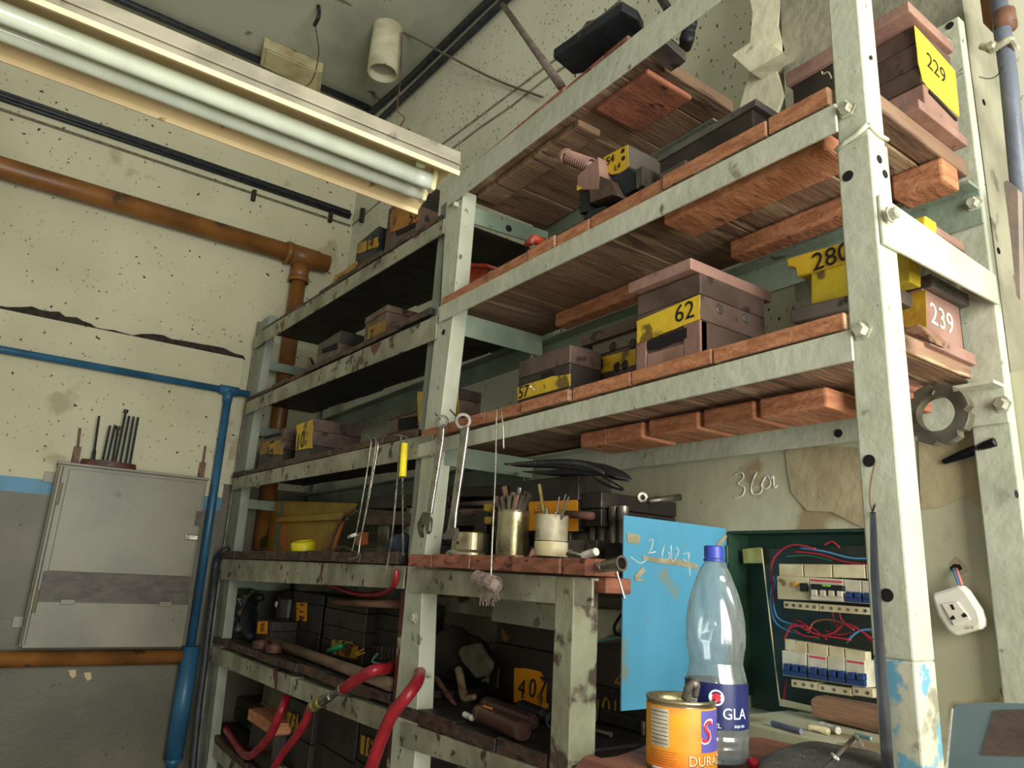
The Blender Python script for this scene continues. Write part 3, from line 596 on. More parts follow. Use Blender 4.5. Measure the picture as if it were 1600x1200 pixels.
# upper row
for a, c in ((1217, 1255), (1256, 1300), (1301, 1352), (1353, 1375)):
    pbox(a, c-.8, 881+(a-1217)*.01, 901+(a-1217)*.02, 881+(c-1217)*.01, 901+(c-1217)*.02, 1.40, .02, CRP, 'blank_cover', panel)
rc = pbox(1214, 1264, 900, 936, 902, 938, 1.392, .05, CRP, 'residual_current_breaker', panel)
b = B(); lathe(b, [(0, .004), (.005, .004), (.006, 0)], P(1243, 913, 'y', 1.391), (0, -1, 0), 14); obj('test_button', b, mat('amber_button', (200, 140, 40), rough=.4, bump=0), rc)
pbox(1249, 1260, 911, 924, 911, 924, 1.384, .008, BKP, 'toggle', rc)
breaker(panel, 1265, 1318, 902, 938, 905, 941, 4, AGED, redline=True)
pbox(1266, 1317, 912, 921, 915, 924, 1.380, .010, BKP, 'breaker_levers_black', panel)
for k in range(4): pbox(1269+k*12, 1276+k*12, 920+k*.7, 927+k*.7, 920+k*.7, 927+k*.7, 1.382, .008, BKP, 'breaker_lever', panel)
pbox(1284, 1297, 913, 916, 914, 917, 1.379, .002, mat('green_print', (120, 190, 60), rough=.5, bump=0), 'status_strip', panel)
breaker(panel, 1319, 1346, 905, 941, 907, 943, 2, BLUP); breaker(panel, 1347, 1374, 907, 943, 909, 945, 2, BLUP)
def terminals(pl, pr_, t0, b0, t1, b1, n):
    o = pbox(pl, pr_, t0, b0, t1, b1, 1.395, .03, CRP, 'terminal_rail', panel)
    for k in range(n):
        f = (k+.5)/n; q = P(pl+(pr_-pl)*f, (t0+b0)/2+((t1+b1)/2-(t0+b0)/2)*f, 'y', 1.3945)
        b = B(); lathe(b, [(0, .0006), (.0032, .0006), (.0032, 0)], q, (0, -1, 0), 10); obj('terminal_screw', b, DULL, o)
terminals(1224, 1278, 939, 950, 943, 955, 5); terminals(1279, 1372, 943, 955, 950, 962, 7)
# lower row
for a, c in ((1226, 1261), (1262, 1294), (1295, 1319), (1320, 1354)):
    s = .21; pbox(a, c-.8, 998+(a-1226)*.16, 1016+(a-1226)*s*.9, 998+(c-1226)*.16, 1016+(c-1226)*s*.9, 1.40, .02, CRP, 'blank_cover', panel)
for a, c, n, m_, r in ((1222, 1260, 3, AGED, 0), (1262, 1292, 2, AGED, 1), (1293, 1320, 2, AGED, 0), (1321, 1352, 2, AGED, 1)):
    f = lambda x: 1016+(x-1222)*.125
    g = lambda x: 1055+(x-1222)*.15
    breaker(panel, a, c, f(a), g(a), f(c), g(c), n, BLUP, redline=bool(r), facem=m_)
terminals(1236, 1276, 1061, 1073, 1066, 1079, 3); terminals(1277, 1330, 1068, 1080, 1075, 1088, 3); terminals(1331, 1364, 1072, 1086, 1077, 1091, 2)
# wiring
random.seed(3)
for i, (pts, m_) in enumerate([([(1210, 940), (1206, 880), (1235, 852), (1275, 858)], WIRER), ([(1240, 862), (1280, 866), (1320, 878), (1372, 884)], WIRER), ([(1250, 856), (1290, 862), (1330, 872), (1372, 872)], WIREB),
    ([(1212, 905), (1208, 935), (1215, 965), (1240, 976)], WIREB), ([(1209, 900), (1204, 940), (1214, 975), (1250, 992)], WIREB), ([(1232, 980), (1258, 978), (1272, 990), (1330, 1000)], WIRER),
    ([(1240, 984), (1262, 995), (1300, 990), (1325, 975), (1372, 1005)], WIRER), ([(1262, 990), (1272, 972), (1295, 968), (1320, 975)], mat('brown_wire', (150, 96, 66), rough=.4, bump=0)), ([(1228, 975), (1250, 992), (1280, 998)], WIREG),
    ([(1300, 950), (1303, 968), (1312, 985)], WIRER), ([(1310, 950), (1316, 970), (1335, 985)], WIRER), ([(1325, 1000), (1345, 985), (1375, 984)], WIREB), ([(1322, 1006), (1340, 985), (1372, 990)], WIREG),
    ([(1345, 985), (1360, 1000), (1378, 1012)], WIRER), ([(1288, 852), (1300, 846), (1312, 856)], WIRER), ([(1225, 1000), (1232, 985), (1240, 975), (1262, 985)], WIRER), ([(1230, 1062), (1226, 1080), (1224, 1098)], WIRER),
    ([(1226, 870), (1262, 868), (1300, 876)], WIREG), ([(1290, 985), (1310, 992), (1345, 985)], WIRER), ([(1243, 968), (1270, 982), (1292, 1000)], WIRER)]):
    obj('wire', tb(cat([P(x, y, 'y', 1.43+.004*(i % 5)) for x, y in pts], 5), .0022, 6), m_, panel, smooth=True)
# blue door of the enclosure, swung open
dh = P(1150, 829, 'y', yp); dz1 = 1.636; df = P(975, 805, 'z', dz1); dfb = P(982, 1110, 'x', df.x); hb = (xa, yp-.004)
dd = Vector((df.x-hb[0], df.y-hb[1], 0)); nrm = Vector((dd.y, -dd.x, 0)).normalized()
if nrm.x < 0: nrm = -nrm
b = B(); zlo = dfb.z
prism(b, [(hb[0], hb[1], dz1), (df.x, df.y, dz1), (df.x, df.y, zlo), (hb[0], hb[1], zlo)], nrm*-.003)
door = empty('enclosure_door', (hb[0], hb[1], zlo), 'sky blue metal door of the electrical enclosure, standing open behind the water bottle', 'door')
obj('door_sheet', b, BLUED, door)
ddn = dd.normalized()
def dpt(px, py):  # point on the door plane
    r = ray(px, py); p0 = Vector((hb[0], hb[1], 0)); t = (p0-CAM).dot(nrm)/r.dot(nrm); return CAM + r*t + nrm*.0008
for i, pts in enumerate([[(1013, 846), (1020, 843), (1017, 858), (1012, 864), (1024, 862)], [(1038, 850), (1034, 868), (1036, 878), (1046, 870), (1044, 862)], [(1048, 852), (1050, 878), (1060, 862), (1056, 855)], [(1066, 866), (1076, 864), (1074, 878), (1066, 872)], [(1075, 866), (1078, 900)], [(985, 870), (1000, 880), (1010, 874)]]):
    obj('chalk_mark', tb(cat([dpt(*p) for p in pts], 4), .0011, 5), CHALK if i < 5 else SCR, door)
TAPE = mat('torn_tape_residue', (150, 146, 120), (126, 120, 96), 20, rough=.7)
for pts in ([(1003, 868), (1030, 872), (1060, 874), (1090, 882), (1088, 890), (1060, 884), (1028, 880), (1004, 874)], [(990, 900), (1004, 885), (1008, 893), (998, 902), (1008, 908), (992, 908)], [(978, 832), (1000, 836), (998, 850), (980, 848)], [(1118, 850), (1132, 835), (1136, 838), (1124, 856)]):
    b = B(); prism(b, [dpt(*p) for p in pts], nrm*.0008); obj('tape_scrap', b, TAPE, door)
for z in (dz1-.06, zlo+.06):
    b = B(); tube(b, [(hb[0]+.002, hb[1]-.002, z-.02), (hb[0]+.002, hb[1]-.002, z+.02)], .005, 8); obj('hinge', b, NICHE, door)
# chalk number on the wall above the niche
for k, pts in enumerate([[(1148, 742), (1158, 738), (1162, 746), (1153, 756), (1163, 762), (1160, 774), (1148, 778)], [(1182, 738), (1174, 758), (1176, 772), (1188, 770), (1190, 760), (1178, 762)], [(1196, 745), (1190, 758), (1196, 764), (1204, 756), (1200, 744), (1196, 745)], [(1205, 748), (1208, 744), (1210, 762), (1214, 758)]]):
    struct('trim_%d' % (10+k), tb(cat([P(x, y, 'y', yp-.001) for x, y in pts], 4), .0016, 5), CHALK)
# hanging steel strip on the right post
st_ = empty('steel_strip', P(1365, 800, 'y', .99), 'long thin bright steel strip hanging from a nail on the right rack post', 'strip')
b = B(); L_ = [(1359, 800), (1360, 900), (1366, 1000), (1372, 1100), (1378, 1215)]; Rr = [(1368, 800), (1372, 880), (1381, 1000), (1390, 1100), (1397, 1215)]
pl_ = [P(x, y, 'y', .988) for x, y in L_]; pr2 = [P(x, y, 'y', .988) for x, y in Rr]
prism(b, pl_ + pr2[::-1], (0, .0015, 0)); obj('strip_body', b, mat('bright_steel_strip', (150, 154, 156), (96, 100, 106), 6, rough=.25, metal=.85, st=(8, 8, .8), bump=0), st_)
obj('nail', tb([P(1363, 804, 'y', .999), P(1363, 800, 'y', .985), P(1367, 788, 'y', .965)], .0016, 6), DULL, st_)
obj('wire_tie', tb(cat([P(1363, 800, 'y', .984), P(1359, 780, 'y', .99), P(1361, 750, 'y', .99), P(1368, 720, 'y', .99)], 5), .0011, 5), RUST, st_)

# socket hanging by its wires
ys = 1.395
sk = empty('wall_socket', P(1492, 945, 'y', ys), 'white wall socket hanging askew by its wires from a hole in the wall', 'socket')
b = B(); prism(b, [P(x, y, 'y', ys) for x, y in ((1454, 931), (1458, 926), (1495, 914), (1502, 915), (1510, 922), (1530, 952), (1535, 968), (1535, 978), (1530, 983), (1494, 993), (1486, 992), (1478, 984), (1464, 962))], (0, .022, 0))
obj('socket_plate', b, WHP, sk, bev=.006)
b = B(); prism(b, [P(x, y, 'y', ys-.003) for x, y in ((1471, 944), (1495, 940), (1516, 968), (1490, 977))], (0, .004, 0)); obj('socket_insert', b, WHP, sk, bev=.001)
for px in (((1484, 945), (1488, 944), (1492, 952), (1488, 953)), ((1484, 966), (1489, 961), (1493, 967), (1487, 969)), ((1502, 961), (1507, 957), (1512, 963), (1505, 965))):
    b = B(); prism(b, [P(x, y, 'y', ys-.0036) for x, y in px], (0, .001, 0)); obj('socket_slot', b, HOLE, sk)
obj('brand_relief', text_bm('sica', .010, Mfront(P(1515, 980, 'y', ys-.0005), .2), .0004), CRP, sk)
for k, m_ in enumerate((WIREB, WIREP)):
    obj('wire', tb(cat([P(1490+k*4, 886, 'y', yp+.01), P(1492+k*4, 895, 'y', 1.415), P(1499+k*4, 914, 'y', 1.41)], 5), .0028, 8), m_, sk, smooth=True)
b = B(); prism(b, [P(x, y, 'y', yp-.0012) for x, y in ((1484, 887), (1490, 881), (1500, 882), (1504, 889), (1496, 893), (1487, 892))], (0, .001, 0)); struct('trim_15', b, HOLE)
b = B(); prism(b, [P(x, y, 'y', yp-.001) for x, y in ((1484, 880), (1494, 870), (1506, 880), (1512, 894), (1500, 898), (1486, 892))], (0, .0006, 0)); struct('trim_16', b, PATCH)
b = B(); prism(b, [P(x, y, 'y', yp-.001) for x, y in ((1562, 1062), (1580, 1056), (1604, 1064), (1610, 1110), (1562, 1100))], (0, .0008, 0)); struct('trim_17', b, mat('broken_plaster', (206, 184, 142), (180, 156, 112), 30, rough=.9))
b = B(); prism(b, [P(x, y, 'y', yp-.003) for x, y in ((1570, 1066), (1578, 1062), (1590, 1068), (1606, 1090), (1612, 1120), (1586, 1110))], (0, .001, 0)); struct('trim_18', b, HOLE)
tag(obj('buried_pipe', tb([P(1580, 1076, 'y', yp), P(1600, 1120, 'y', yp-.01)], .018, 12), GREYP, smooth=True), 'grey pipe showing in the broken plaster hole at the lower right wall', 'pipe')
# right-hand conduit
xr = P(1590, 600, 'y', 1.40)
cq = [P(1556, -30, 'y', 1.45), P(1576, 120, 'y', 1.45), P(1606, 420, 'y', 1.45)]
cdn = empty('grey_conduit', cq[2], 'grey vertical conduit clamped to the wall beyond the right rear post', 'conduit')
obj('conduit_pipe', tb(cq, .0155, 14), GREYP, cdn, smooth=True)
obj('coupling', tb([P(1568, 20, 'y', 1.45), P(1572, 45, 'y', 1.45)], .02, 14), RUST, cdn, smooth=True)
cl = P(1578, 72, 'y', 1.432)
obj('clamp', tb(cat([P(1534, 72, 'y', 1.44), P(1552, 76, 'y', 1.43), P(1566, 68, 'y', 1.425), P(1580, 62, 'y', 1.43), P(1588, 76, 'y', 1.45)], 4), .007, 8), BOLT, cdn)
hexbolt(P(1550, 74, 'y', 1.424), (0, -1, 0), cdn, .009)
b = B(); prism(b, [P(x, y, 'y', 1.47) for x, y in ((1530, -10), (1556, -10), (1558, 40), (1550, 50), (1536, 36))], (0, .03, 0)); tag(obj('rusty_bracket', b, ORP), 'rusty orange bracket beside the conduit at the top right', 'bracket')
b = B(); prism(b, [P(x, y, 'y', 1.40) for x, y in ((1568, 284), (1574, 282), (1590, 296), (1594, 470), (1588, 462), (1580, 380))], (0, .02, 0)); tag(obj('channel_trunking', b, mat('old_grey_channel', (142, 126, 112), (110, 110, 108), 8, rough=.6)), 'grey-brown metal channel at the right edge above the socket', 'channel')
tag(obj('loose_wire', tb(cat([P(1530, 120, 'x', -.48), P(1545, 123, 'x', -.47), P(1558, 118, 'x', -.46), P(1566, 104, 'x', -.45)], 4), .0012, 5), BKP), 'thin loose black wire curling off the rear right post', 'wire')
# toothed ring nut hung below the third shelf
tn = empty('toothed_ring', P(1461, 646, 'y', 1.20), 'notched steel ring nut hanging from the rear beam at the right', 'ring')
c = P(1461, 646, 'y', 1.23); ro = .052; ri = .030; b = B(); n = 48; fr = []
Rg = [[], [], [], []]
for k in range(n):
    a = 2*math.pi*k/n; notch = (k % 6) in (0,); r = ro*(.86 if notch else 1)
    dx, dz = math.cos(a), math.sin(a)
    for j, (rr, yy) in enumerate(((r, 0), (r, .022), (ri, .022), (ri, 0))): Rg[j].append(b.verts.new((c.x+dx*rr, c.y+yy, c.z+dz*rr)))
for j in range(4):
    for k in range(n): b.faces.new((Rg[j][k], Rg[j][(k+1) % n], Rg[(j+1) % 4][(k+1) % n], Rg[(j+1) % 4][k]))
obj('ring_body', b, DULL, tn, bev=.001)
obj('hook_wire', tb(cat([c+Vector((0, -.005, .03)), c+Vector((0, .01, .045)), P(1464, 612, 'y', 1.30)], 4), .0022, 6), DULL, tn)
bs_ = [P(1474, 722, 'y', 1.425), P(1510, 708, 'y', 1.41), P(1556, 690, 'y', 1.40)]
cs_ = empty('corrugated_sleeve', bs_[1], 'short black corrugated cable sleeve sticking out of the mortar below the ring', 'sleeve')
b = B(); a_, c_ = bs_[0], bs_[2]; nn = 26
tube(b, [a_.lerp(c_, k/nn/2) for k in range(2*nn+1)], [(.0085 if (k % 2) else .0055)*(.6+.4*min(1, k/20)) for k in range(2*nn+1)], 12); obj('sleeve_body', b, BLACK, cs_, smooth=True)

# ------------------------------------------------------------ die sets on the shelves
def dims(y0, flt, frt, rrt):
    p = P(*frt, 'y', y0); l = P(*flt, 'y', y0); r = P(*rrt, 'x', p.x); return l.x, p.x, r.y, p.z
def hz(px, py, y): return P(px, py, 'y', y).z
def thing_box(name, label, c, x0, x1, y0, y1, z0, group=None): return empty(name, ((x0+x1)/2, (y0+y1)/2, z0), label, c, group)
def slab(t, nm, x0, x1, y0, y1, z0, z1, m, bev=.002): return obj(nm, bx(x0, x1, y0, y1, z0, z1), m, t, bev=bev)
def ftext(t, s, px, py, y, size, rot=0, m=INK, nm='number_marking', sh=0): return obj(nm, text_bm(s, size, Mfront(P(px, py, 'y', y), rot), .0004, shear=sh), m, t)
def patch(t, pxs, y, m, nm='painted_face', th=.0012): 
    b = B(); prism(b, [P(a, c, 'y', y) for a, c in pxs], (0, th, 0)); return obj(nm, b, m, t)
def ragged(pts, n=3, a=1.2):
    out = []
    for i, p in enumerate(pts):
        q = pts[(i+1) % len(pts)]
        for k in range(n): f = k/n; out.append((p[0]+(q[0]-p[0])*f+(random.uniform(-a, a) if k else 0), p[1]+(q[1]-p[1])*f+(random.uniform(-a, a) if k else 0)))
    return out
# ---- die 62
Y = 1.02; x0, x1, y1, z1 = dims(Y, (995, 471), (1093, 424), (1194, 468)); ZD3 = 1.915
t = thing_box('die_block', 'brown layered steel die marked 62 in black on a yellow band', 'die', x0, x1, Y, y1, ZD3)
zc1 = hz(1093, 459, Y); zc2 = hz(1093, 499, Y)
slab(t, 'lower_plate', x0+.012, x1, Y+.002, y1, ZD3, zc2, DIE); xs1 = P(1068, 520, 'y', Y).x
slab(t, 'side_rail', xs1, x1, Y-.001, Y+.02, ZD3, zc2, DIEP); slab(t, 'side_rail', x0, P(1010, 560, 'y', Y).x, Y-.001, Y+.02, ZD3, hz(1003, 533, Y), DIEP)
slab(t, 'front_rail', P(1011, 560, 'y', Y).x, xs1-.001, Y-.0005, Y+.012, ZD3, hz(1070, 536, Y), DIEP)
slab(t, 'middle_plate', x0, x1, Y, y1, zc2+.001, zc1, DIE); slab(t, 'upper_plate', x0+.001, x1, Y+.001, y1, zc1+.001, hz(1093, 425, Y), DIE)
sx0, sx1, sy1, sz1 = dims(Y-.015, (981, 450), (1079, 402), (1205, 449)); szb = hz(1079, 420, Y-.015)
slab(t, 'top_plate', sx0, sx1+.0, Y-.015, sy1, szb, sz1, DIEP)
patch(t, ragged([(994.5, 502), (1093, 460), (1093, 499), (1030, 523), (1012, 532), (995, 536)]), Y-.002, YEL)
patch(t, [(1011, 534), (1073, 511), (1073, 528), (1030, 544), (1012, 547)], Y-.0012, HOLE, 'slot')
ftext(t, '62', 1069.5, 488, Y-.0024, .052, 0)
for px, py in ((1125, 483), (1166, 497)):
    b = B(); q = P(px, py, 'x', x1+.001); lathe(b, [(0, .002), (.009, .002), (.011, 0)], q, (1, 0, 0), 16); obj('cap_screw', b, DIEG, t)
# ---- die 57
Y = 1.02; x0, x1, y1, z1 = dims(Y, (811, 567), (891, 538), (927, 547)); y1 = max(y1, Y+.1)
t = thing_box('die_block', 'small brown die marked 57 on a yellow strip along its foot', 'die', x0, x1, Y, y1, ZD3)
zb_ = hz(891, 566, Y); slab(t, 'upper_plate', x0, x1, Y, y1, zb_, z1, DIE); slab(t, 'lower_plate', x0, x1, Y+.001, y1, ZD3, zb_-.001, DIED)
patch(t, ragged([(808, 606), (862, 588), (891, 584), (891, 603), (808, 626)], 3, .8), Y-.001, YEL); ftext(t, '57', 818, 613, Y-.002, .045, 0)
patch(t, [(846, 584), (864, 578), (864, 587), (846, 593)], Y-.0012, HOLE, 'slot')
# ---- die 9
Y = 1.13; x0, _, _, zt1 = dims(Y, (925, 536), (993, 517), (1020, 520)); x1 = -1.085
t = thing_box('die_block', 'brown die marked 9 on yellow paint, half hidden left of the die 62', 'die', x0, x1, Y, 1.32, ZD3)
z_y = hz(925, 562, Y); z_t = hz(907, 545, Y)
slab(t, 'lower_plate', x0, x1, Y, 1.32, ZD3, z_y+.005, DIE); slab(t, 'upper_plate', x0+.001, x1, Y, 1.32, z_y+.006, z_t, DIEG)
slab(t, 'top_plate', P(907, 540, 'y', Y-.01).x, x1+.0, Y-.01, 1.32, z_t, z_t+.028, DIE)
patch(t, ragged([(925, 562), (993, 545), (993, 569), (925, 588)]), Y-.001, YEL); ftext(t, '9', 937, 574, Y-.002, .06, 0)
for px, py in ((957, 542), (988, 537), (964, 573), (976, 570)):
    b = B(); lathe(b, [(0, .002), (.010, .002), (.012, 0)], P(px, py, 'y', Y-.001), (0, -1, 0), 16); obj('cap_screw', b, DIED, t)
# ---- die 280
Y = 1.185; l = P(1228, 402, 'y', Y); xe = P(1448, 336, 'y', Y).x; ztp = P(1300, 383, 'y', Y).z
t = thing_box('die_block', 'bright yellow T-shaped die stencilled 280, crossing behind the right rack post', 'die', l.x, xe, Y, 1.29, ZD3)
slab(t, 'riser_block', l.x+.03, -.66, Y+.01, 1.29, ZD3, hz(1240, 505, Y)-.001, WOODB)
zsb = hz(1300, 411, Y)
b = B(); prism(b, [P(*p, 'y', Y) for p in ((1228, 404), (1316, 379), (1446, 336), (1446, 354), (1316, 413), (1245, 432), (1242, 418), (1230, 416))], (0, .04, 0)); obj('top_plate', b, YEL, t, bev=.003)
b = B(); prism(b, [P(*p, 'y', Y+.041) for p in ((1245, 408), (1316, 386), (1446, 341), (1446, 354), (1316, 408), (1250, 424))], (0, .15, 0)); obj('rear_block', b, DIEP, t, bev=.003)
xb0 = P(1267, 432, 'y', Y).x
b = B(); prism(b, [P(*p, 'y', Y+.004) for p in ((1267, 424), (1422, 366), (1422, 440), (1396, 446), (1396, 452), (1267, 482))], (0, .038, 0)); obj('middle_block', b, mat('oil_stained_yellow_paint', (196, 172, 40), (168, 146, 34), 8, c3=(92, 58, 40), s3=11, t3=.61, rough=.5), t, bev=.002)
b = B(); prism(b, [P(*p, 'y', Y-.01) for p in ((1234, 484), (1260, 476), (1396, 444), (1396, 466), (1236, 505))], (0, .08, 0)); obj('bottom_plate', b, DIEG, t, bev=.003)
ftext(t, '280', 1298, 402, Y-.002, .052, .02)
# ---- die 239
zd = 1.921; xp = -.553; xpl = -.540
p_b = P(1455, 539, 'x', xpl); p_t = P(1455, 521, 'x', xpl)
t = thing_box('die_block', 'brown die with 239 chalked on its side, right of the big rack post', 'die', -.66, xpl, p_b.y, 1.39, p_b.z)
slab(t, 'bottom_plate', -.64, xpl, p_b.y, 1.39, p_b.z, p_t.z, DIEP)
q = P(1448, 517, 'x', xp); yb0 = q.y; zt2 = P(1446, 452, 'x', xp).z; yb1 = P(1506, 545, 'x', xp).y
slab(t, 'die_body', -.64, xp, yb0, min(yb1, 1.385), p_t.z+.0005, zt2, DIEP)
q2 = P(1455, 427, 'x', xpl); q3 = P(1521, 478, 'x', xpl); slab(t, 'top_plate', -.645, xpl, q2.y, min(q3.y, 1.39), zt2+.0005, q2.z, DIEG)
b = B(); prism(b, [P(*p, 'y', yb0-.001) for p in ((1405, 462), (1446, 453), (1448, 516), (1408, 510))], (0, .001, 0)); obj('ochre_face', b, YELD, t)
obj('chalk_number', text_bm('239', .058, Mright(P(1472, 500, 'x', xp+.001), -.05), .0004), CHALK, t)
wd = P(1432, 522, 'y', 1.16)
b = B(); prism(b, [P(*p, 'y', 1.12) for p in ((1412, 513), (1434, 506), (1442, 510), (1453, 524), (1454, 534), (1444, 532), (1432, 524), (1413, 520))], (0, .05, 0)); tag(obj('wood_scrap', b, WOODB, bev=.003), 'splintered wood scrap on the third shelf in front of the die 239', 'wood scrap')
# ---- die 229 (upper right)
zd = 2.324; q = P(1437, 168, 'z', zd); xq = q.x; yq = q.y; ye = P(1514, 238, 'x', xq).y
t = thing_box('die_block', 'tall layered die with a bright yellow side face marked 229 at the upper right', 'die', xq-.26, xq, yq, ye, zd)
zp = P(1436, 154, 'x', xq).z; slab(t, 'base_plate', xq-.26, xq, yq, ye, zd, zp, DIEP)
xbd = xq-.014; c0 = P(1440, 130, 'x', xbd); ybf = c0.y; ybe = P(1503, 235, 'x', xbd).y
zl_ = [zp] + [P(x, y, 'x', xbd).z for x, y in ((1440, 128), (1435, 100), (1431, 64), (1428, 36))]
for i, (a, c) in enumerate(zip(zl_, zl_[1:])):
    slab(t, 'die_plate', xbd-.23, xbd, ybf+(.006 if i == 0 else 0), ybe, a+.001, c, (DIEP, DIE, DIE, DIE)[i])
zt3 = P(1421, 20, 'x', xq-.004).z; c1 = P(1421, 20, 'x', xq-.004)
slab(t, 'top_plate', xq-.26, xq-.004, c1.y, P(1494, 107, 'x', xq-.004).y, zl_[-1], zl_[-1]+.022, DIEP)
b = B(); prism(b, [P(*p, 'x', xbd+.0005) for p in ragged([(1428, 40), (1492, 112), (1498, 183), (1450, 138), (1441, 127), (1434, 98)], 3, .5)], (.0012, 0, 0)); obj('painted_face', b, mat('clean_yellow_paint', (236, 200, 56), (220, 182, 48), 8, rough=.5), t)
b = B(); prism(b, [P(*p, 'x', xbd+.0018) for p in ((1451, 139), (1495, 185), (1495, 190), (1452, 145))], (.001, 0, 0)); obj('slot', b, HOLE, t)
obj('number_marking', text_bm('229', .05, Mright(P(1463, 108, 'x', xbd+.002), -.1), .0004), INK, t)
for i in range(2):
    obj('wire_twist', tb(cat([P(1494, 116+i*4, 'x', xbd+.004), P(1500, 110+i*6, 'x', xbd+.01), P(1504, 107+i*8, 'x', xbd+.01)], 4), .001, 5), BKP, t)
# ---- box behind the post
Y = 1.12; a = P(1228, 126, 'y', Y); x1 = -.60
t = thing_box('die_block', 'low brown die with overhanging lid, just left of the right post, second shelf', 'die', a.x, x1, Y, 1.32, 2.322)
zq = hz(1229, 134, Y); slab(t, 'die_body', P(1234, 140, 'y', Y).x, x1, Y+.01, 1.32, 2.322, zq, DIED); slab(t, 'top_plate', a.x, x1, Y, 1.33, zq, zq+.014, DIEP)
obj('wire_loop', tb(cat([P(1284, 112, 'y', 1.1), P(1286, 116, 'y', 1.1), P(1294, 113, 'y', 1.1), P(1299, 122, 'y', 1.1)], 4), .0016, 6), BOLT, t)
# ---- flat plates
Y = 1.06; x0, x1, y1, z1 = dims(Y, (1027, 229), (1181, 153), (1209, 171))
t = thing_box('steel_plate', 'long flat dark steel plate with a rounded recess lying on the second shelf', 'plate', x0, x1, Y, 1.22, 2.324)
zq = hz(1181, 164, Y); slab(t, 'upper_plate', x0, x1, Y, max(y1, 1.16), zq, z1, DIEG); slab(t, 'lower_plate', x0+.004, x1-.012, Y+.004, max(y1, 1.16), 2.324, zq-.001, DIED)
Y = 1.0; x0, x1, _, z1 = dims(Y, (1031, 272), (1071, 249), (1075, 252)); tag(obj('steel_plate', bx(x0, x1, Y, 1.04, 2.324, z1), DIEG, bev=.002), 'small thin steel bar on the front edge of the second shelf beside the spring die', 'plate')
Y = 1.003; x0 = P(1036, 285, 'y', Y).x; x1 = P(1196, 200, 'y', Y).x
# ---- die with spring
Y = 1.06
t = thing_box('die_block', 'small die with a horizontal spring bolt and yellow face marked 54 on the second shelf', 'die', -1.2, -.95, Y, 1.3, 2.324)
f = lambda zx, zy: (860+zx*.1375, 200+zy*.1375)
def fq(ptz, y, d, m, nm, bev=.002): 
    b = B(); prism(b, [P(*f(*p), 'y', y) for p in ptz], (0, d, 0)); return obj(nm, b, m, t, bev=bev)
fq([(600, 325), (885, 185), (890, 430), (830, 500), (770, 520), (690, 530), (612, 470)], Y, .13, DIEG, 'upper_block')
fq([(604, 330), (880, 190), (884, 430), (830, 495), (770, 518), (690, 530), (612, 470)], Y-.0012, .001, YEL, 'painted_face', 0)
fq([(305, 540), (545, 325), (560, 540), (545, 700), (300, 700)], Y-.03, .12, DIEP, 'spring_bracket')
fq([(560, 540), (700, 600), (780, 780), (690, 760), (450, 850), (440, 700), (545, 690)], Y-.03, .10, DIE, 'die_body')
fq([(325, 700), (440, 715), (450, 940), (400, 1000), (330, 980)], Y-.02, .12, BLACK, 'guide_leg'); fq([(340, 960), (520, 910), (620, 880), (640, 940), (380, 1040)], Y-.02, .14, BLACK, 'base_plate')
fq([(700, 560), (880, 450), (960, 500), (965, 690), (840, 760), (760, 780)], Y-.01, .12, BLACK, 'guide_leg')
fq([(965, 470), (1045, 425), (1050, 650), (970, 695)], Y-.015, .12, DIEG, 'right_block')
fq([(300, 650), (365, 680), (300, 715)], Y-.031, .001, YEL, 'yellow_corner', 0)
s0 = P(*f(200, 330), 'y', Y-.02); s1 = P(*f(470, 440), 'y', Y-.0); ax = s1-s0; _, u1, v1 = frame(ax)
sp = [s0.lerp(s1, k/220) + (u1*math.cos(k/220*11*2*math.pi)+v1*math.sin(k/220*11*2*math.pi))*(.0165+.003*k/220) for k in range(221)]
obj('spring', tb(sp, .0023, 6), DIEP, t, smooth=True); obj('spring_bolt', tb([s0-ax*.12, s1], .012, 12), DIEP, t, smooth=True)
b = B(); lathe(b, [(0, .012), (.019, .012), (.021, .004), (.021, 0), (0, 0)], s0-ax*.05, -ax, 24); obj('washer', b, DIEP, t)
b = B(); lathe(b, [(0, .016), (.011, .016), (.012, 0)], s0-ax*.12, -ax, 6); obj('bolt_head', b, DIEP, t)
ftext(t, '54', *f(680, 365), Y-.0025, .030); ftext(t, 'L4', *f(760, 440), Y-.0025, .022)
for p in ((830, 345), (825, 260)):
    b = B(); lathe(b, [(0, .001), (.006, .001), (.006, 0)], P(*f(*p), 'y', Y-.0012), (0, -1, 0), 12); obj('screw_hole', b, HOLE, t)
# small red items near the middle post
tag(obj('red_rod_end', tb([P(822, 382, 'y', 1.03), P(834, 374, 'y', 1.03), P(850, 380, 'y', 1.08)], [.008, .014, .014], 10), REDO, smooth=True), 'stubby red-painted rod end on the second shelf near the middle post', 'rod')
b = B(); yy = 1.18; o_ = [P(*p, 'y', yy) for p in ((715, 414), (722, 411), (758, 415), (764, 418), (762, 430), (748, 445), (735, 450), (727, 446))]
prism(b, o_, (0, .004, 0)); prism(b, [P(*p, 'y', yy-.03) for p in ((715, 414), (719, 410), (760, 412), (764, 418))], (0, .04, 0))
tag(obj('orange_channel', b, REDO, bev=.001), 'folded orange-red sheet channel beside the middle post on the second shelf', 'channel')

# ---- top shelf: dark casting, bars
ZT = 2.76; t = empty('machine_casting', (-1.3, 1.3, ZT), 'black cast-iron tool block overhanging the end of the top shelf', 'casting')
g = lambda zx, zy: (850+zx*.1625, zy*.1625)
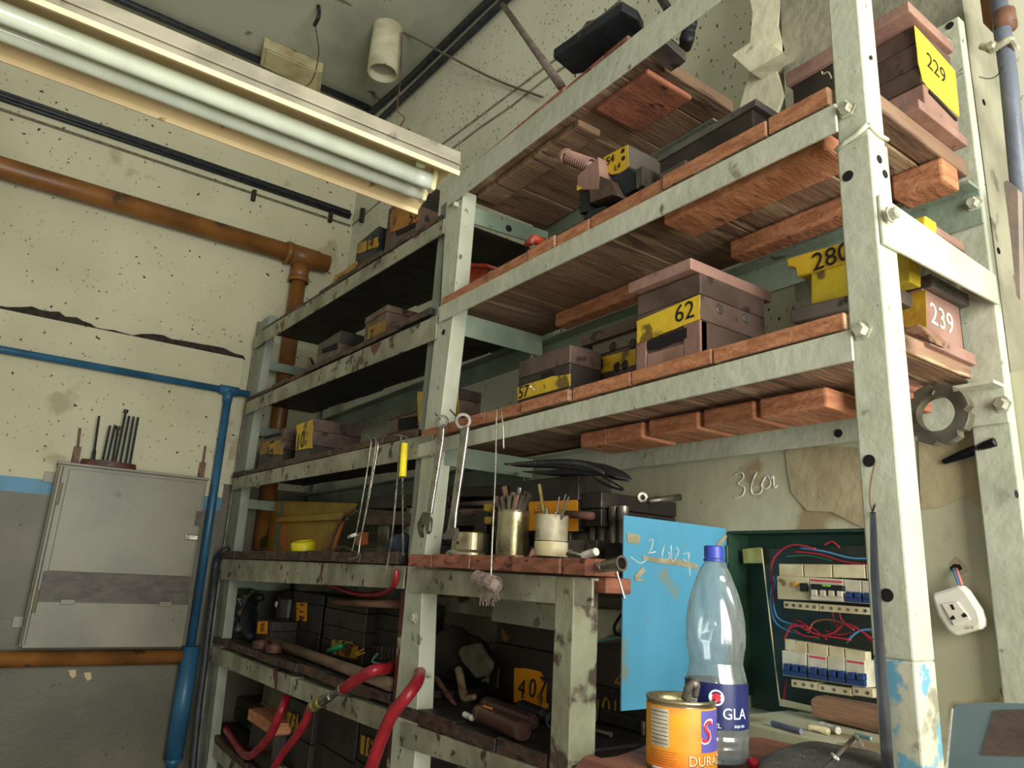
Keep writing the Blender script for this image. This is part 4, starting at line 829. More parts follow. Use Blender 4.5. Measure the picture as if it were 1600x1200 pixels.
# underside plane at z=2.74, seen from below
bt = [P(*g(*p), 'z', ZT+.004) for p in ((80, 560), (750, 110), (870, 195), (1290, 700), (1200, 725), (880, 560), (290, 730))]
b = B(); pts = [P(*g(*p), 'z', ZT+.03) for p in ((85, 560), (752, 100), (905, 190), (960, 300), (700, 640), (280, 725))]
prism(b, pts, (0, 0, .028)); obj('base_plate', b, BLACK, t, bev=.004)
b = B(); prism(b, [P(*g(*p), 'y', 1.12) for p in ((90, 495), (360, 270), (385, 235), (410, 200), (490, 180), (560, 130), (700, 15), (750, 8), (752, 60), (560, 190), (92, 520))], (0, .03, 0))
obj('rib', b, DIEG, t, bev=.003)
b = B(); prism(b, [P(*g(*p), 'z', ZT+.03) for p in ((830, 570), (1150, 390), (1370, 590), (1300, 650), (1200, 725), (1000, 640))], (0, 0, .03)); obj('slide_block', b, BLACK, t, bev=.003)
b = B(); prism(b, [P(*g(*p), 'x', -.98) for p in ((1160, 390), (1200, 360), (1370, 500), (1370, 590), (1160, 400))], (-.05, 0, 0)); obj('side_face', b, DIEG, t, bev=.002)
for p in ((1400, 265), (1380, 330), (1375, 395)):
    b = B(); q = P(*g(*p), 'x', -.99); lathe(b, [(0, .02), (.014, .02), (.016, .01), (.016, -.02), (0, -.02)], q, (.6, -.4, 0), 14); obj('knob', b, BLACK, t, smooth=True)
tag(obj('steel_bar', tb([P(786, 8, 'y', 1.42), P(877, 135, 'y', 1.05)], .0125, 14), mat('grey_brown_bar', (120, 106, 100), (96, 82, 76), 12, rough=.5), smooth=True), 'round grey-brown steel bar leaning from the top shelf towards the wall', 'bar')
tag(obj('steel_bar', tb(cat([P(1026, -14, 'y', 1.2), P(1036, 2, 'y', 1.2), P(1046, 18, 'y', 1.15)], 4), .012, 12), BLACK, smooth=True), 'short black curved bar poking above the top shelf beam', 'bar')

# ---- left bay dies
def simple_die(label, Y, flt, frt, rrt, z0, cuts, mats, face=None, txt=None, fm=YELD, slot=None, y1=None, over=0):
    x0, x1, ya, z1 = dims(Y, flt, frt, rrt); ya = y1 or max(ya, Y+.08)
    t = thing_box('die_block', label, 'die', x0, x1, Y, ya, z0)
    zs = [z0] + [z0+(z1-z0)*c for c in cuts] + [z1]
    for i, (a, c) in enumerate(zip(zs, zs[1:])):
        o_ = over if i == len(zs)-2 else (0 if i % 2 else -.001)
        slab(t, 'die_plate', x0-o_, x1+o_, Y-o_, ya, a+.0006, c, mats[i % len(mats)])
    if face: patch(t, ragged(face), Y-.003-over, fm)
    if slot: patch(t, slot, Y-.0035-over, HOLE, 'slot')
    if txt: ftext(t, txt[0], txt[1], txt[2], Y-.0045-over, txt[3], txt[4] if len(txt) > 4 else 0)
    return t
simple_die('die with a worn yellow-orange face marked 59, partly behind the lamp end', 1.06, (610, 303), (657, 285), (688, 300), 2.674, (.2, .62), (DIED, DIE), [(610, 328), (655, 306), (655, 345), (640, 352), (609, 364)], ('59', 646, 337, .075, .1), mat('rusty_yellow_paint', (168, 108, 40), (130, 84, 34), 10, c3=(80, 54, 34), s3=12, t3=.57, rough=.55), [(618, 362), (648, 347), (648, 354), (619, 369)])
simple_die('dark die with a yellow plate marked 14 on the top left shelf', 1.06, (559, 375), (592, 353), (606, 360), 2.70, (.3,), (DIED, BLACK), [(559, 380), (591, 370), (590, 386), (558, 397)], ('14', 577, 382, .085, .1), YELD)
simple_die('low dirty yellow block at the far end of the top left shelf', 1.05, (522, 424), (556, 408), (562, 411), 2.73, (.5,), (DIED, YELD), [(523, 430), (556, 414), (557, 420), (523, 440)], None, YELD)
simple_die('plain brown die with a worn yellow label on the second left shelf', 1.05, (572, 499), (606, 476), (670, 492), 2.336, (.12, .8), (DIED, DIE, DIE), [(575, 511), (602, 500), (602, 524), (574, 536)], ('7', 580, 524, .06), YELD, [(575, 538), (596, 529), (596, 534), (575, 543)], over=.003)
t = simple_die('dark brown slotted die near the far end of the second left shelf', 1.05, (499, 528), (533, 516), (574, 526), 2.345, (.25, .6), (DIED, DIE, DIED), None, None, YELD, [(502, 546), (524, 536), (526, 544), (504, 552)])
for px, py in ((528, 562), (540, 560)):
    b = B(); lathe(b, [(0, .012), (.012, .012), (.014, 0)], P(px, py, 'y', 1.045), (0, -1, 0), 8); obj('bolt_head', b, YELD, t)
b = B(); prism(b, [P(*p, 'y', 1.1) for p in ((474, 574), (479, 568), (488, 574), (486, 580), (478, 582))], (0, .05, 0)); prism(b, [P(*p, 'y', 1.1) for p in ((478, 560), (482, 558), (489, 574), (484, 576))], (0, .02, 0)); tag(obj('metal_bracket', b, DIEG, bev=.002), 'small grey metal bracket on the second left shelf', 'bracket')
simple_die('stack die with a yellow-brown lower face marked 51 on the third left shelf', 1.05, (410, 674), (445, 669), (463, 670), 1.955, (.42, .68), (DIED, DIE, DIE), [(408, 692), (442, 686), (442, 710), (406, 710)], ('51', 424, 699, .11, math.pi/2), YELD, [(412, 682), (438, 676), (438, 680), (412, 686)])
simple_die('wide brown die with yellow corner plates marked 10 on the third left shelf', 1.05, (467, 659), (489, 653), (566, 667), 1.955, (.3, .68), (DIED, DIE, DIE), [(463, 665), (488, 655), (488, 700), (462, 704)], ('10', 469, 690, .11, .1), YEL)
t = simple_die('long brown die with ragged yellow end marked 71 behind the middle post', 1.08, (610, 614), (716, 606), (752, 625), 1.925, (.3, .72), (DIE, DIE, DIED), [(652, 612), (716, 607), (716, 655), (654, 660)], ('71', 700, 645, .085, .1), YEL, [(622, 654), (650, 650), (650, 668), (622, 672)])
for px, py in ((701, 619), (706, 617)):
    b = B(); lathe(b, [(0, .002), (.008, .002), (.009, 0)], P(px, py, 'y', 1.075), (0, -1, 0), 10); obj('cap_screw', b, CHROME, t)

# ---- bench-height shelf, right part
ZB = 1.5455
def cyl_thing(name, label, c, px, pyb, y, r, hpx, mats, prof=None): pass
# flanged ring cup
q = P(717, 868, 'y', 1.03)
t = empty('flanged_ring', (q.x, 1.06, ZB), 'turned steel flanged ring standing on the bench shelf beside the middle post', 'ring')
b = B(); lathe(b, [(.0, .0), (.066, 0), (.066, .006), (.053, .014), (.051, .058), (.044, .058), (.044, .02), (0, .02)], (q.x+.01, 1.06, ZB), n=48); obj('ring_body', b, mat('turned_pale_steel', (184, 172, 140), (150, 138, 108), 16, rough=.3, metal=.7, bump=.03), t, smooth=False)
b = B(); lathe(b, [(0, .001), (.004, .001), (.004, 0)], P(715, 848, 'y', 1.009), (0, -1, 0), 10); obj('drilled_hole', b, HOLE, t)
def tin(label, px, y, r, h, body, bands, text_lines=0, seam=False):
    x = P(px, 860, 'y', y).x; t = empty('tin_can', (x, y, ZB), label, 'tin')
    b = B(); prof = [(0, 0), (r, 0), (r*1.015, .002), (r, .004)]
    nb = 26
    for k in range(nb+1):
        hh = .006+(h-.012)*k/nb; prof.append((r*(1-(.012 if (bands and .35 < k/nb < .75 and k % 2) else 0)), hh))
    prof += [(r, h-.003), (r*1.02, h-.002), (r*1.02, h), (r*.96, h), (r*.96, h*.15), (0, h*.15)]
    lathe(b, prof, (x, y, ZB), n=40); obj('tin_body', b, body, t, smooth=True); return t, x
R1 = .0425
t1, tx = tin('tall brassy tin full of round steel punches on the bench shelf', 800, 1.06, .0405, .112, TIN, True)
t2, tx2 = tin('squat scuffed tin cup holding springs and drill bits, on the bench shelf', 861, 1.05, .0375, .094, TINL, False)
b = B(); lathe(b, [(.0385, 0), (.0392, .001), (.0392, .031), (.0385, .032)], (tx2, 1.05, ZB+.001), n=40); obj('base_sleeve', b, CRP, t2, smooth=True)
b = B(); lathe(b, [(.0382, 0), (.0382, .0012), (.0379, .0012)], (tx2, 1.05, ZB+.034), n=40); obj('seam', b, HOLE, t2)
for k in range(4):
    bend = lambda v, k=k: Vector((tx2+.0379*math.sin((v.x-.012)/.0379+.15), 1.05-.0379*math.cos((v.x-.012)/.0379+.15), ZB+.058-k*.005+v.y))
    obj('printed_line', text_bm('lI-uIl nlIuI lunI'[:15-k], .0045, None, .0002, bend), INK, t2)
random.seed(11)
def loose(group, name, label, c, items):
    for i, (p0, p1, r, m, kind) in enumerate(items):
        o = obj(name, tb([p0, p1], r, 12), m, smooth=False); tag(o, label, c, group)
its = []
for k, (px, py, dx, dy, r) in enumerate(((776, 778, -.026, -.012, .0075), (786, 777, -.016, -.022, .0085), (797, 775, -.003, -.026, .008), (809, 772, .010, -.022, .009), (819, 773, .022, -.012, .0075), (829, 770, .026, .004, .007), (788, 761, -.016, .010, .0075), (812, 762, .008, .012, .006), (802, 770, -.003, .004, .008), (823, 768, .016, .016, .006))):
    tp_ = P(px, py, 'y', 1.06+dy*.4); its.append((Vector((tx-.25*(tp_.x-tx), 1.06+dy*.4, ZB+.03)), P(px, py, 'y', 1.06+dy*.4), r, DULL if k % 3 else mat('reddish_steel', (150, 118, 100), (112, 88, 74), 20, rough=.35, metal=.6), 0))
loose('steel punches in the tall tin', 'steel_punch', 'round steel punch standing among others in the tall brassy tin', 'punch', its)
sm = [((843, 757), -.008, .0, .0045, BRASS), ((854, 795), -.012, -.012, .0055, DULL), ((862, 803), -.002, -.018, .005, DULL), ((874, 776), .010, .004, .0025, DULL), ((884, 772), .018, .0, .0022, DULL), ((889, 776), .022, .006, .002, CHROME), ((869, 800), .006, -.016, .006, CHROME), ((880, 798), .018, -.010, .004, DULL)]
for i, (c, dx, dy, r, m_) in enumerate(sm):
    o = obj(('brass_rod' if i == 0 else 'drill_bit'), tb([Vector((tx2+.1*(P(*c, 'y', 1.05+dy*.3).x-tx2), 1.05+dy*.3, ZB+.02)), P(*c, 'y', 1.05+dy*.3)], r, 10), m_, smooth=False)
    if i == 0: tag(o, 'brass-coloured rod leaning out of the squat tin cup', 'rod')
    else: tag(o, 'thin steel bit standing in the squat tin cup', 'bit', 'bits in the squat tin cup')
c = P(844, 787, 'y', 1.047); a = Vector((tx2+.8*(c.x-tx2), 1.047, ZB+.06)); _, u1, v1 = frame(c-a)
tag(obj('coil_spring', tb([a.lerp(c, k/150)+(u1*math.cos(k*.34)+v1*math.sin(k*.34))*.0062 for k in range(151)], .0014, 6), RUST, smooth=True), 'coil spring leaning out of the squat tin cup', 'spring')
# bolts / chalk / socket bits by the right tin
tag(obj('chalk_stick', tb([P(912, 868, 'y', 1.03), P(932, 862, 'y', 1.03)], .0085, 14), CHALK, bev=.001), 'white chalk stub lying right of the squat tin cup', 'chalk')
tag(obj('socket_bit', tb([P(886, 866, 'y', 1.04), P(890, 862, 'y', 1.04), P(912, 869, 'y', 1.05)], [.004, .006, .005], 10), CHROME, smooth=True), 'small shiny bit holder lying right of the squat tin cup', 'bit holder')
tag(obj('putty_lump', tb([P(826, 872, 'y', 1.0), P(832, 862, 'y', 1.01), P(838, 872, 'y', 1.02)], [.003, .009, .003], 8), mat('pink_brown_putty', (136, 96, 84), (104, 74, 66), 30, rough=.9), smooth=True), 'small brown lump between the two tins', 'lump')
# socket spanner on the shelf corner
t = empty('socket_spanner', P(956, 880, 'y', .99), 'chrome socket with a bar handle hooked over the bench shelf beside the blue door', 'socket spanner')
a, c = P(938, 886, 'y', .985), P(972, 880, 'y', .985)
b = B(); lathe(b, [(0, 0), (.011, 0), (.0115, .008), (.0105, .009), (.0105, .014), (.0115, .015), (.0125, .03), (.015, (c-a).length), (.011, (c-a).length), (.0105, .02), (0, .02)], a, c-a, 24); obj('socket_head', b, CHROME, t, smooth=False)
obj('bar_handle', tb([P(962, 888, 'y', .985), P(976, 935, 'y', 1.0)], .0022, 8), CHROME, t)
# dies at the back of the bench shelf
Y = 1.15
t = thing_box('die_block', 'dark die with a bright amber front plate behind the two tins', 'die', -1.64, -1.35, Y, 1.28, ZB)
x0 = P(797, 745, 'y', Y).x; x1 = P(904, 742, 'y', Y).x; zt4 = hz(904, 741, Y); zm = hz(904, 781, Y); zmb = hz(904, 830, Y)
slab(t, 'top_block', x0, x1, Y, 1.26, zm, zt4, DIED); slab(t, 'front_plate', P(826, 800, 'y', Y).x, x1-.002, Y+.001, 1.2, zmb, zm-.001, DIED)
patch(t, ragged([(826, 784), (902, 781), (903, 830), (868, 830), (826, 829)], 3, .5), Y-.001, ORA, 'amber_face')
for px in (815, 838, 862, 886): slab(t, 'guide_post', P(px, 850, 'y', Y+.02).x-.012, P(px, 850, 'y', Y+.02).x+.012, Y+.02, Y+.05, ZB+.03, zmb+.02, DULL)
slab(t, 'bottom_plate', x0, x1, Y, 1.27, ZB, ZB+.03, DIED)
Y = 1.16; pc = P(940, 768, 'y', Y); l = P(905, 780, 'y', Y).x; r = P(1077, 780, 'x', pc.x).y
t = thing_box('die_block', 'large dark die on guide posts on the bench shelf, left of the blue door', 'die', l, pc.x, Y, 1.42, ZB)
zq = hz(940, 793, Y); zr = hz(940, 822, Y)
slab(t, 'top_plate', l-.06, pc.x, Y, 1.42, zq, pc.z, DIED); slab(t, 'second_plate', l-.06, pc.x-.004, Y+.004, 1.42, zr, zq-.001, DIED)
slab(t, 'bottom_plate', l-.02, pc.x+.01, Y-.02, 1.42, ZB, ZB+.045, DIEG); slab(t, 'punch_block', l, pc.x-.03, Y+.03, 1.38, zr-.05, zr, DIED)
for px in (922, 936, 954, 968): 
    b = B(); q = P(px, 850, 'y', Y+.02); lathe(b, [(.011, 0), (.011, .05), (.014, .052), (.014, .085)], (q.x, q.y+.01, ZB+.04), n=14); obj('guide_post', b, DULL, t, smooth=True)
obj('side_pin', tb([P(880, 803, 'y', Y-.03), P(926, 806, 'y', Y-.03)], .009, 12), RUST, t, smooth=True)
tag(obj('steel_pin', tb([P(1014, 783, 'y', 1.2), P(1062, 777, 'y', 1.3)], .008, 12), DULL, smooth=True), 'loose steel pin lying on top of the large dark die', 'pin')
b = B(); lathe(b, [(.006, 0), (.012, 0), (.012, .014), (.006, .014), (.006, 0)], P(1002, 778, 'y', 1.22), (.8, -.5, 0), 16); tag(obj('steel_bushing', b, DULL), 'small round bushing standing on top of the large dark die', 'bushing')
# curved black hinged thing on top
t = empty('folded_rubber_strip', P(880, 735, 'y', 1.14), 'curved black corrugated strip with wire ends lying on top of the amber-plated die', 'strip')
def strip(pts, w, th, y, m, nm):
    b = B(); up_ = cat([P(x, yv, 'y', y) for x, yv in pts], 6); n = len(up_); dn = [p + Vector((0, 0, -th*min(1, .15+2.2*min(i, n-1-i)/n))) for i, p in enumerate(up_)]
    a = [b.verts.new(p) for p in up_]; c = [b.verts.new(p) for p in dn]; a2 = [b.verts.new(p+Vector((0, w, 0))) for p in up_]; c2 = [b.verts.new(p+Vector((0, w, 0))) for p in dn]
    for i in range(n-1):
        for q_ in ((a, c), (c, c2), (c2, a2), (a2, a)): b.faces.new((q_[0][i], q_[0][i+1], q_[1][i+1], q_[1][i]))
    b.faces.new((a[0], c[0], c2[0], a2[0])); b.faces.new((a[-1], a2[-1], c2[-1], c[-1])); return obj(nm, b, m, t)
strip([(787, 724), (830, 720), (880, 717), (920, 721), (950, 733), (962, 744)], .05, .022, 1.10, BLACK, 'upper_strip')
strip([(816, 736), (850, 735), (900, 731), (940, 738), (958, 748)], .05, .014, 1.12, BLACK, 'lower_strip')
a = cat([P(x, y, 'y', 1.096) for x, y in ((795, 723), (840, 721), (880, 720), (915, 724), (945, 737))], 14)
b = B()
for i in range(0, len(a)-1, 1): tube(b, [a[i]+Vector((0, 0, 0)), a[i]+Vector((0, 0, -.007))], .0012, 5)
o = obj('ribs', b, DIEG, t); o['kind'] = 'stuff'
for pts in (((930, 748), (960, 762), (975, 765)), ((935, 742), (955, 752), (973, 763)), ((925, 744), (945, 758), (972, 766))): obj('wire_end', tb(cat([P(x, y, 'y', 1.1) for x, y in pts], 4), .0022, 6), BKP, t)
# dark press parts behind the wrenches
t = empty('press_tool', (-1.95, 1.2, ZB), 'dark oily press tool with springs and a yellow arc behind the hanging wrenches', 'tool')
for (a, c, yt_, yb_, y, m_, nm) in ((570, 700, 776, 794, 1.2, DIED, 'top_plate'), (690, 790, 762, 776, 1.2, DIED, 'top_plate'), (572, 690, 806, 820, 1.18, DIE, 'middle_plate'), (690, 770, 795, 822, 1.18, DIED, 'middle_plate'), (560, 790, 850, 868, 1.22, DIED, 'bottom_plate'), (740, 760, 800, 860, 1.12, DIED, 'column'), (590, 606, 820, 860, 1.2, DULL, 'column'), (632, 640, 790, 860, 1.2, DULL, 'column'), (670, 682, 800, 850, 1.15, DULL, 'column'), (767, 776, 800, 862, 1.1, DIED, 'column')):
    pbox(a, c, yt_, yb_, yt_-(c-a)*.04, yb_-(c-a)*.0, y, .14, m_, nm, t)
a, c = P(722, 801, 'y', 1.14), P(772, 800, 'y', 1.14); _, u1, v1 = frame(c-a)
obj('coil_spring', tb([a.lerp(c, k/240)+(u1*math.cos(k*.42)+v1*math.sin(k*.42))*.009 for k in range(241)], .0022, 6), RUST, t, smooth=True)
obj('spring_rod', tb([P(700, 788, 'y', 1.15), P(775, 786, 'y', 1.15)], .008, 10), DIE, t, smooth=True)
b = B(); prism(b, [P(x, y, 'y', 1.10) for x, y in ((705, 831), (745, 831), (750, 842), (757, 848), (748, 848), (738, 841), (722, 839), (706, 841))], (0, .02, 0)); obj('yellow_arc', b, YEL, t)
for px, py in ((760, 793), (761, 813)):
    b = B(); prism(b, [P(x, y, 'y', 1.09) for x, y in ((px-4, py-5), (px+4, py-6), (px+7, py), (px+2, py+6), (px-4, py+4))], (0, .01, 0)); obj('yellow_dab', b, YEL, t)
patch(t, ragged([(556, 834), (576, 832), (575, 850), (556, 852)]), 1.16, mat('orange_paint', (190, 96, 26), (150, 74, 24), 12, rough=.5), 'orange_face')
a, c = P(763, 836, 'y', 1.06), P(763, 866, 'y', 1.06)
tag(obj('threaded_stud', tb([a.lerp(c, k/30) for k in range(31)], [.005 if k % 2 else .0062 for k in range(31)], 10), BLACK), 'black threaded stud standing between the ring and the tall tin', 'stud')
# left bay bench shelf items
t = empty('yellow_sheet_cover', P(480, 860, 'y', 1.2), 'folded yellow and orange painted sheet-metal cover on the bench shelf', 'cover')
b = B(); prism(b, [P(*p, 'y', 1.22) for p in ((424, 782), (555, 786), (556, 800), (536, 813), (518, 868), (413, 868))], (0, .01, 0)); obj('back_sheet', b, YSHEET, t, bev=.002)
b = B(); prism(b, [P(*p, 'y', 1.19) for p in ((432, 808), (535, 800), (535, 812), (430, 816))], (0, .03, 0)); obj('fold', b, YSHEET, t, bev=.003)
obj('edge_rod', tb(cat([P(512, 868, 'y', 1.17), P(524, 830, 'y', 1.17), P(536, 810, 'y', 1.17), P(557, 794, 'y', 1.17)], 5), .008, 8), RUST, t, smooth=True)
t = empty('tape_roll', P(460, 866, 'y', 1.06), 'bright yellow tape roll with pale crumpled core on the left bench shelf', 'tape')
q = P(460, 866, 'y', 1.06); b = B(); lathe(b, [(.05, 0), (.052, .004), (.052, .042), (.04, .05), (.036, .046), (.036, .012), (0, .012)], (q.x, 1.1, 1.546), (.05, -.2, 1), 30); obj('roll_body', b, YELB, t, smooth=True)
b = B(); lathe(b, [(0, .03), (.02, .036), (.034, .03)], (q.x, 1.1, 1.546), (.05, -.2, 1), 12); obj('core_wrap', b, BAGM, t, smooth=True)
b = B(); bmesh.ops.create_icosphere(b, subdivisions=3, radius=1); rg = random.Random(2)
for v in b.verts: v.co *= 1+.18*math.sin(v.co.x*5+v.co.z*7)*math.cos(v.co.y*6)
q = P(622, 868, 'y', 1.02); bmesh.ops.transform(b, matrix=Matrix.Translation((q.x-.02, 1.04, 1.57)) @ Matrix.Diagonal((.06, .045, .035, 1)), verts=b.verts)
tag(obj('rag', b, RAGB, smooth=True), 'crumpled blue-grey rag on the bench shelf just left of the middle post', 'rag')
for i, pts in enumerate([[(520, 856), (540, 855), (555, 862), (580, 866), (610, 858)], [(518, 866), (545, 868), (575, 858), (600, 862)], [(489, 873), (500, 862), (512, 855), (530, 858)], [(530, 862), (560, 870), (590, 868), (612, 866)]]):
    tag(obj('wire_offcut', tb(cat([P(x, y, 'y', 1.0+.01*i) for x, y in pts], 4), .0016, 5), DULL), 'thin wire offcut lying on the left bench shelf under the hooked rods', 'wire', 'wire offcuts on the left bench shelf')

# ------------------------------------------------------------ tools hanging on the front beam
def nail(par, a, c): obj('nail', tb([P(*a, 'y', .995), P(*c, 'y', .955)], .002, 8), DULL, par)
YH = .962
def wprism(t, pxs, y, d, m, nm, bev=.0015):
    b = B(); prism(b, [P(*p, 'y', y) for p in pxs], (0, d, 0)); return obj(nm, b, m, t, bev=bev)
zz = lambda zx, zy: (560+zx/6.6667, 740+zy/6.6667)
t = empty('combination_wrench', P(690, 655, 'y', YH), 'shorter combination wrench on a nail in front of the middle post, open jaw down', 'wrench')
wprism(t, [(685, 668), (693, 668), (691, 690), (683, 740), (673, 803), (666, 803), (675, 740), (681, 690)], YH, .007, CHROME, 'shank', .002)
wprism(t, [zz(*p) for p in ((665, 400), (640, 460), (610, 520), (612, 580), (628, 630), (645, 668), (660, 660), (645, 600), (652, 555), (675, 530), (695, 545), (700, 600), (712, 632), (735, 600), (748, 500), (745, 460), (725, 440), (715, 400))], YH-.001, .009, DULL, 'open_jaw', .001)
b = B(); lathe(b, [(.0125, -.006), (.019, -.006), (.0205, 0), (.019, .006), (.0125, .006), (.0125, -.006)], P(690, 659, 'y', YH+.004), (.75, -.6, -.15), 20); obj('ring_end', b, CHROME, t)
nail(t, (688, 655), (680, 646))
t = empty('combination_wrench', P(724, 655, 'y', YH), 'longer combination wrench on a nail just right of the middle post, above the steel ring', 'wrench')
wprism(t, [(718, 668), (731, 666), (728, 690), (721, 740), (712, 800), (710, 826), (697, 832), (703, 800), (711, 740), (717, 690)], YH, .008, CHROME, 'shank', .0025)
wprism(t, [(697, 830), (710, 824), (712, 832), (708, 842), (692, 843), (691, 837)], YH-.002, .012, DIEG, 'open_jaw', .001)
b = B(); lathe(b, [(.014, -.007), (.0215, -.007), (.023, 0), (.0215, .007), (.014, .007), (.014, -.007)], P(724, 658, 'y', YH+.004), (.8, -.55, -.15), 20); obj('ring_end', b, CHROME, t)
nail(t, (712, 650), (703, 640))
ROD = mat('bright_wire_rod', (170, 168, 152), (120, 116, 104), 30, rough=.3, metal=.85)
for k, (nm, lab, pts) in enumerate([('hooked_rod', 'straight steel rod, leftmost of the three hanging left of the yellow tube grip', [(574, 680), (580, 688), (579, 700), (570, 760), (557, 832), (550, 862)]),
    ('hooked_rod', 'hooked rod with a short pale bent tip, hanging left of the yellow tube grip', [(585, 684), (588, 690), (584, 720), (578, 760), (566, 831), (556, 835)]),
    ('hooked_rod', 'longest hooked rod, with a curled foot, hanging left of the yellow tube grip', [(588, 686), (591, 694), (587, 720), (576, 780), (563, 845), (560, 866), (555, 872), (545, 874)])]):
    o = obj(nm, tb(cat([P(*p, 'y', .972-.006*k) for p in pts], 5), .0032, 8), ROD, smooth=True); tag(o, lab, 'rod')
    if k == 1: obj('pale_tip', tb([P(556, 835, 'y', .96), P(545, 839, 'y', .955)], .006, 8), CHALK, o, smooth=True)
    if k == 0: nail(o, (583, 688), (571, 680))
t = empty('wire_tool', P(630, 690, 'y', .965), 'twisted wire tool with a bright yellow tube grip hanging left of the middle post', 'tool')
obj('yellow_grip', tb([P(632, 693, 'y', .965), P(629, 745, 'y', .965)], [.0105, .0115], 16), YELB, t, smooth=False)
obj('eye_wire', tb(cat([P(622, 680, 'y', .96), P(634, 682, 'y', .96), P(636, 688, 'y', .962), P(632, 694, 'y', .965)], 5), .0022, 6), ROD, t)
a, c = P(629, 746, 'y', .965), P(630, 868, 'y', .975)
obj('twisted_wire', tb([a.lerp(c, k/60)+Vector((math.sin(k*1.4)*.0016, 0, 0)) for k in range(61)], .0026, 6), ROD, t)
obj('long_wire', tb(cat([P(627, 682, 'y', .96), P(624, 710, 'y', .96), P(619, 770, 'y', .96), P(613, 835, 'y', .965), P(607, 872, 'y', .97), P(603, 898, 'y', .965)], 5), .0026, 6), ROD, t)
nail(t, (628, 681), (617, 679))
t = empty('wire_hook', P(780, 640, 'y', .975), 'long straight wire hook over the third shelf beam, ending in a wad of yarn', 'hook')
obj('hook_wire', tb(cat([P(787, 702, 'y', .98), P(786, 670, 'y', .975), P(783, 640, 'y', .97), P(779, 637, 'y', .97), P(776, 650, 'y', .97), P(774, 740, 'y', .965), P(769, 850, 'y', .955), P(767, 905, 'y', .95)], 6), .0022, 8), ROD, t, smooth=True)
YARN = mat('dusty_pink_yarn', (156, 136, 124), (124, 106, 96), 60, rough=.95, bump=.6, bs=300)
b = B(); c0, c1 = P(742, 902, 'y', .95), P(778, 914, 'y', .955); rr = [.008, .013, .015, .013, .017, .018, .016, .010]
tube(b, [c0.lerp(c1, k/7)+Vector((0, 0, -.004*math.sin(k*1.3))) for k in range(8)], rr, 14); obj('yarn_wad', b, YARN, t, smooth=True)
b = B(); rg = random.Random(5)
for k in range(22):
    x = 752+rg.uniform(0, 26); tube(b, cat([P(x, 916, 'y', .953), P(x+rg.uniform(-3, 3), 930, 'y', .953), P(x+rg.uniform(-5, 5), 936+rg.uniform(0, 12), 'y', .953)], 3), .0011, 4)
for k in range(12):
    f_ = k/11; tube(b, [c0.lerp(c1, .1+.8*f_)+Vector((.003, -.0, .0))+Vector((0, math.cos(a_)*.017, math.sin(a_)*.017)) for a_ in [2*math.pi*j/12 for j in range(13)]], .0012, 4)
o = obj('loose_strands', b, YARN, t); o['kind'] = 'stuff'
tag(obj('nail', tb([P(835, 610, 'y', .995), P(829, 604, 'y', .96)], .0022, 8), CHALK), 'small bright nail sticking out of the third shelf edge below the die 57', 'nail')

# ------------------------------------------------------------ grey cabinet on the left wall
XF = XP+.09
def CP(px, py, x=XF): return P(px, py, 'x', x)
ya, ye_ = CP(92, 722).y, CP(326, 745).y; zt5 = CP(200, 733).z; zb5 = CP(170, 1010).z
cab = empty('wall_cabinet', (XP, (ya+ye_)/2, zb5), 'grey steel wall cabinet with hinged lower flap and rusty band on the left wall', 'cabinet')
obj('body', bx(XP, XF-.012, ya, ye_, zb5, zt5), CABI, cab, bev=.003)
obj('top_edge', bx(XP, XF+.012, ya-.004, ye_+.004, zt5-.012, zt5), CABI, cab, bev=.002)
yd = CP(102, 740).y
obj('hinge_rail', tb([(XF, ya+.015, zb5+.01), (XF, ya+.015, zt5-.02)], .010, 10), CABI, cab)
zd0 = CP(200, 897).z; zf = CP(170, 942).z
obj('door', bx(XF-.011, XF-.001, ya+.05, ye_-.012, zd0, zt5-.03), CABI, cab, bev=.002)
obj('rusty_band', bx(XF-.011, XF+.002, ya+.035, ye_-.004, zf+.004, zd0-.002), CABR, cab)
fo = obj('lower_flap', bx(XF-.010, XF+.006, ya+.012, ye_+.004, zb5-.004, zf), CABI, cab, bev=.002)
for px in (105, 258):
    q = CP(px, 943); obj('flap_hinge', bx(XF+.004, XF+.012, q.y-.03, q.y+.03, zf-.012, zf+.012), CABI, cab, bev=.002)
for py in (770, 940):
    q = CP(80, py); obj('door_hinge', tb([(XF+.006, ya+.028, q.z-.05), (XF+.006, ya+.028, q.z+.05)], .008, 8), CABI, cab)
q = CP(303, 840); lt_ = obj('latch', bx(XF-.001, XF+.008, q.y-.045, q.y+.02, q.z-.014, q.z+.014), CHROME, cab, bev=.004)
b = B(); lathe(b, [(0, .01), (.008, .01), (.01, 0)], (XF+.008, q.y-.03, q.z), (1, 0, 0), 14); obj('latch_knob', b, DULL, lt_)
q = CP(310, 808); obj('scraped_label', bx(XF-.001, XF, q.y-.014, q.y+.018, q.z-.045, q.z+.03), CABR, cab)
for py, px in ((744, 76), (970, 28)):
    q = P(px, py, 'x', XP+.004); obj('mounting_lug', bx(XP, XP+.006, q.y-.02, ya+.01, q.z-.03, q.z+.02), CABI, cab, bev=.002)
xk = XP+.05
for (a, c, lab) in (((125, 669), (118, 716), 'rusty strap bracket standing on the left end of the cabinet top'), ((321, 697), (314, 742), 'rusty strap bracket standing on the right end of the cabinet top')):
    a_, c_ = P(*a, 'x', XP+.01), P(*c, 'x', XP+.01); tt = empty('strap_bracket', c_, lab, 'bracket')
    obj('strap', bx(XP+.004, XP+.014, c_.y-.016, c_.y+.016, zt5, zt5+.09), RUST, tt, bev=.003); obj('screw', tb([(XP+.01, c_.y, zt5+.08), a_], .006, 8), RUST, tt)
td = P(170, 726, 'x', XP+.05)
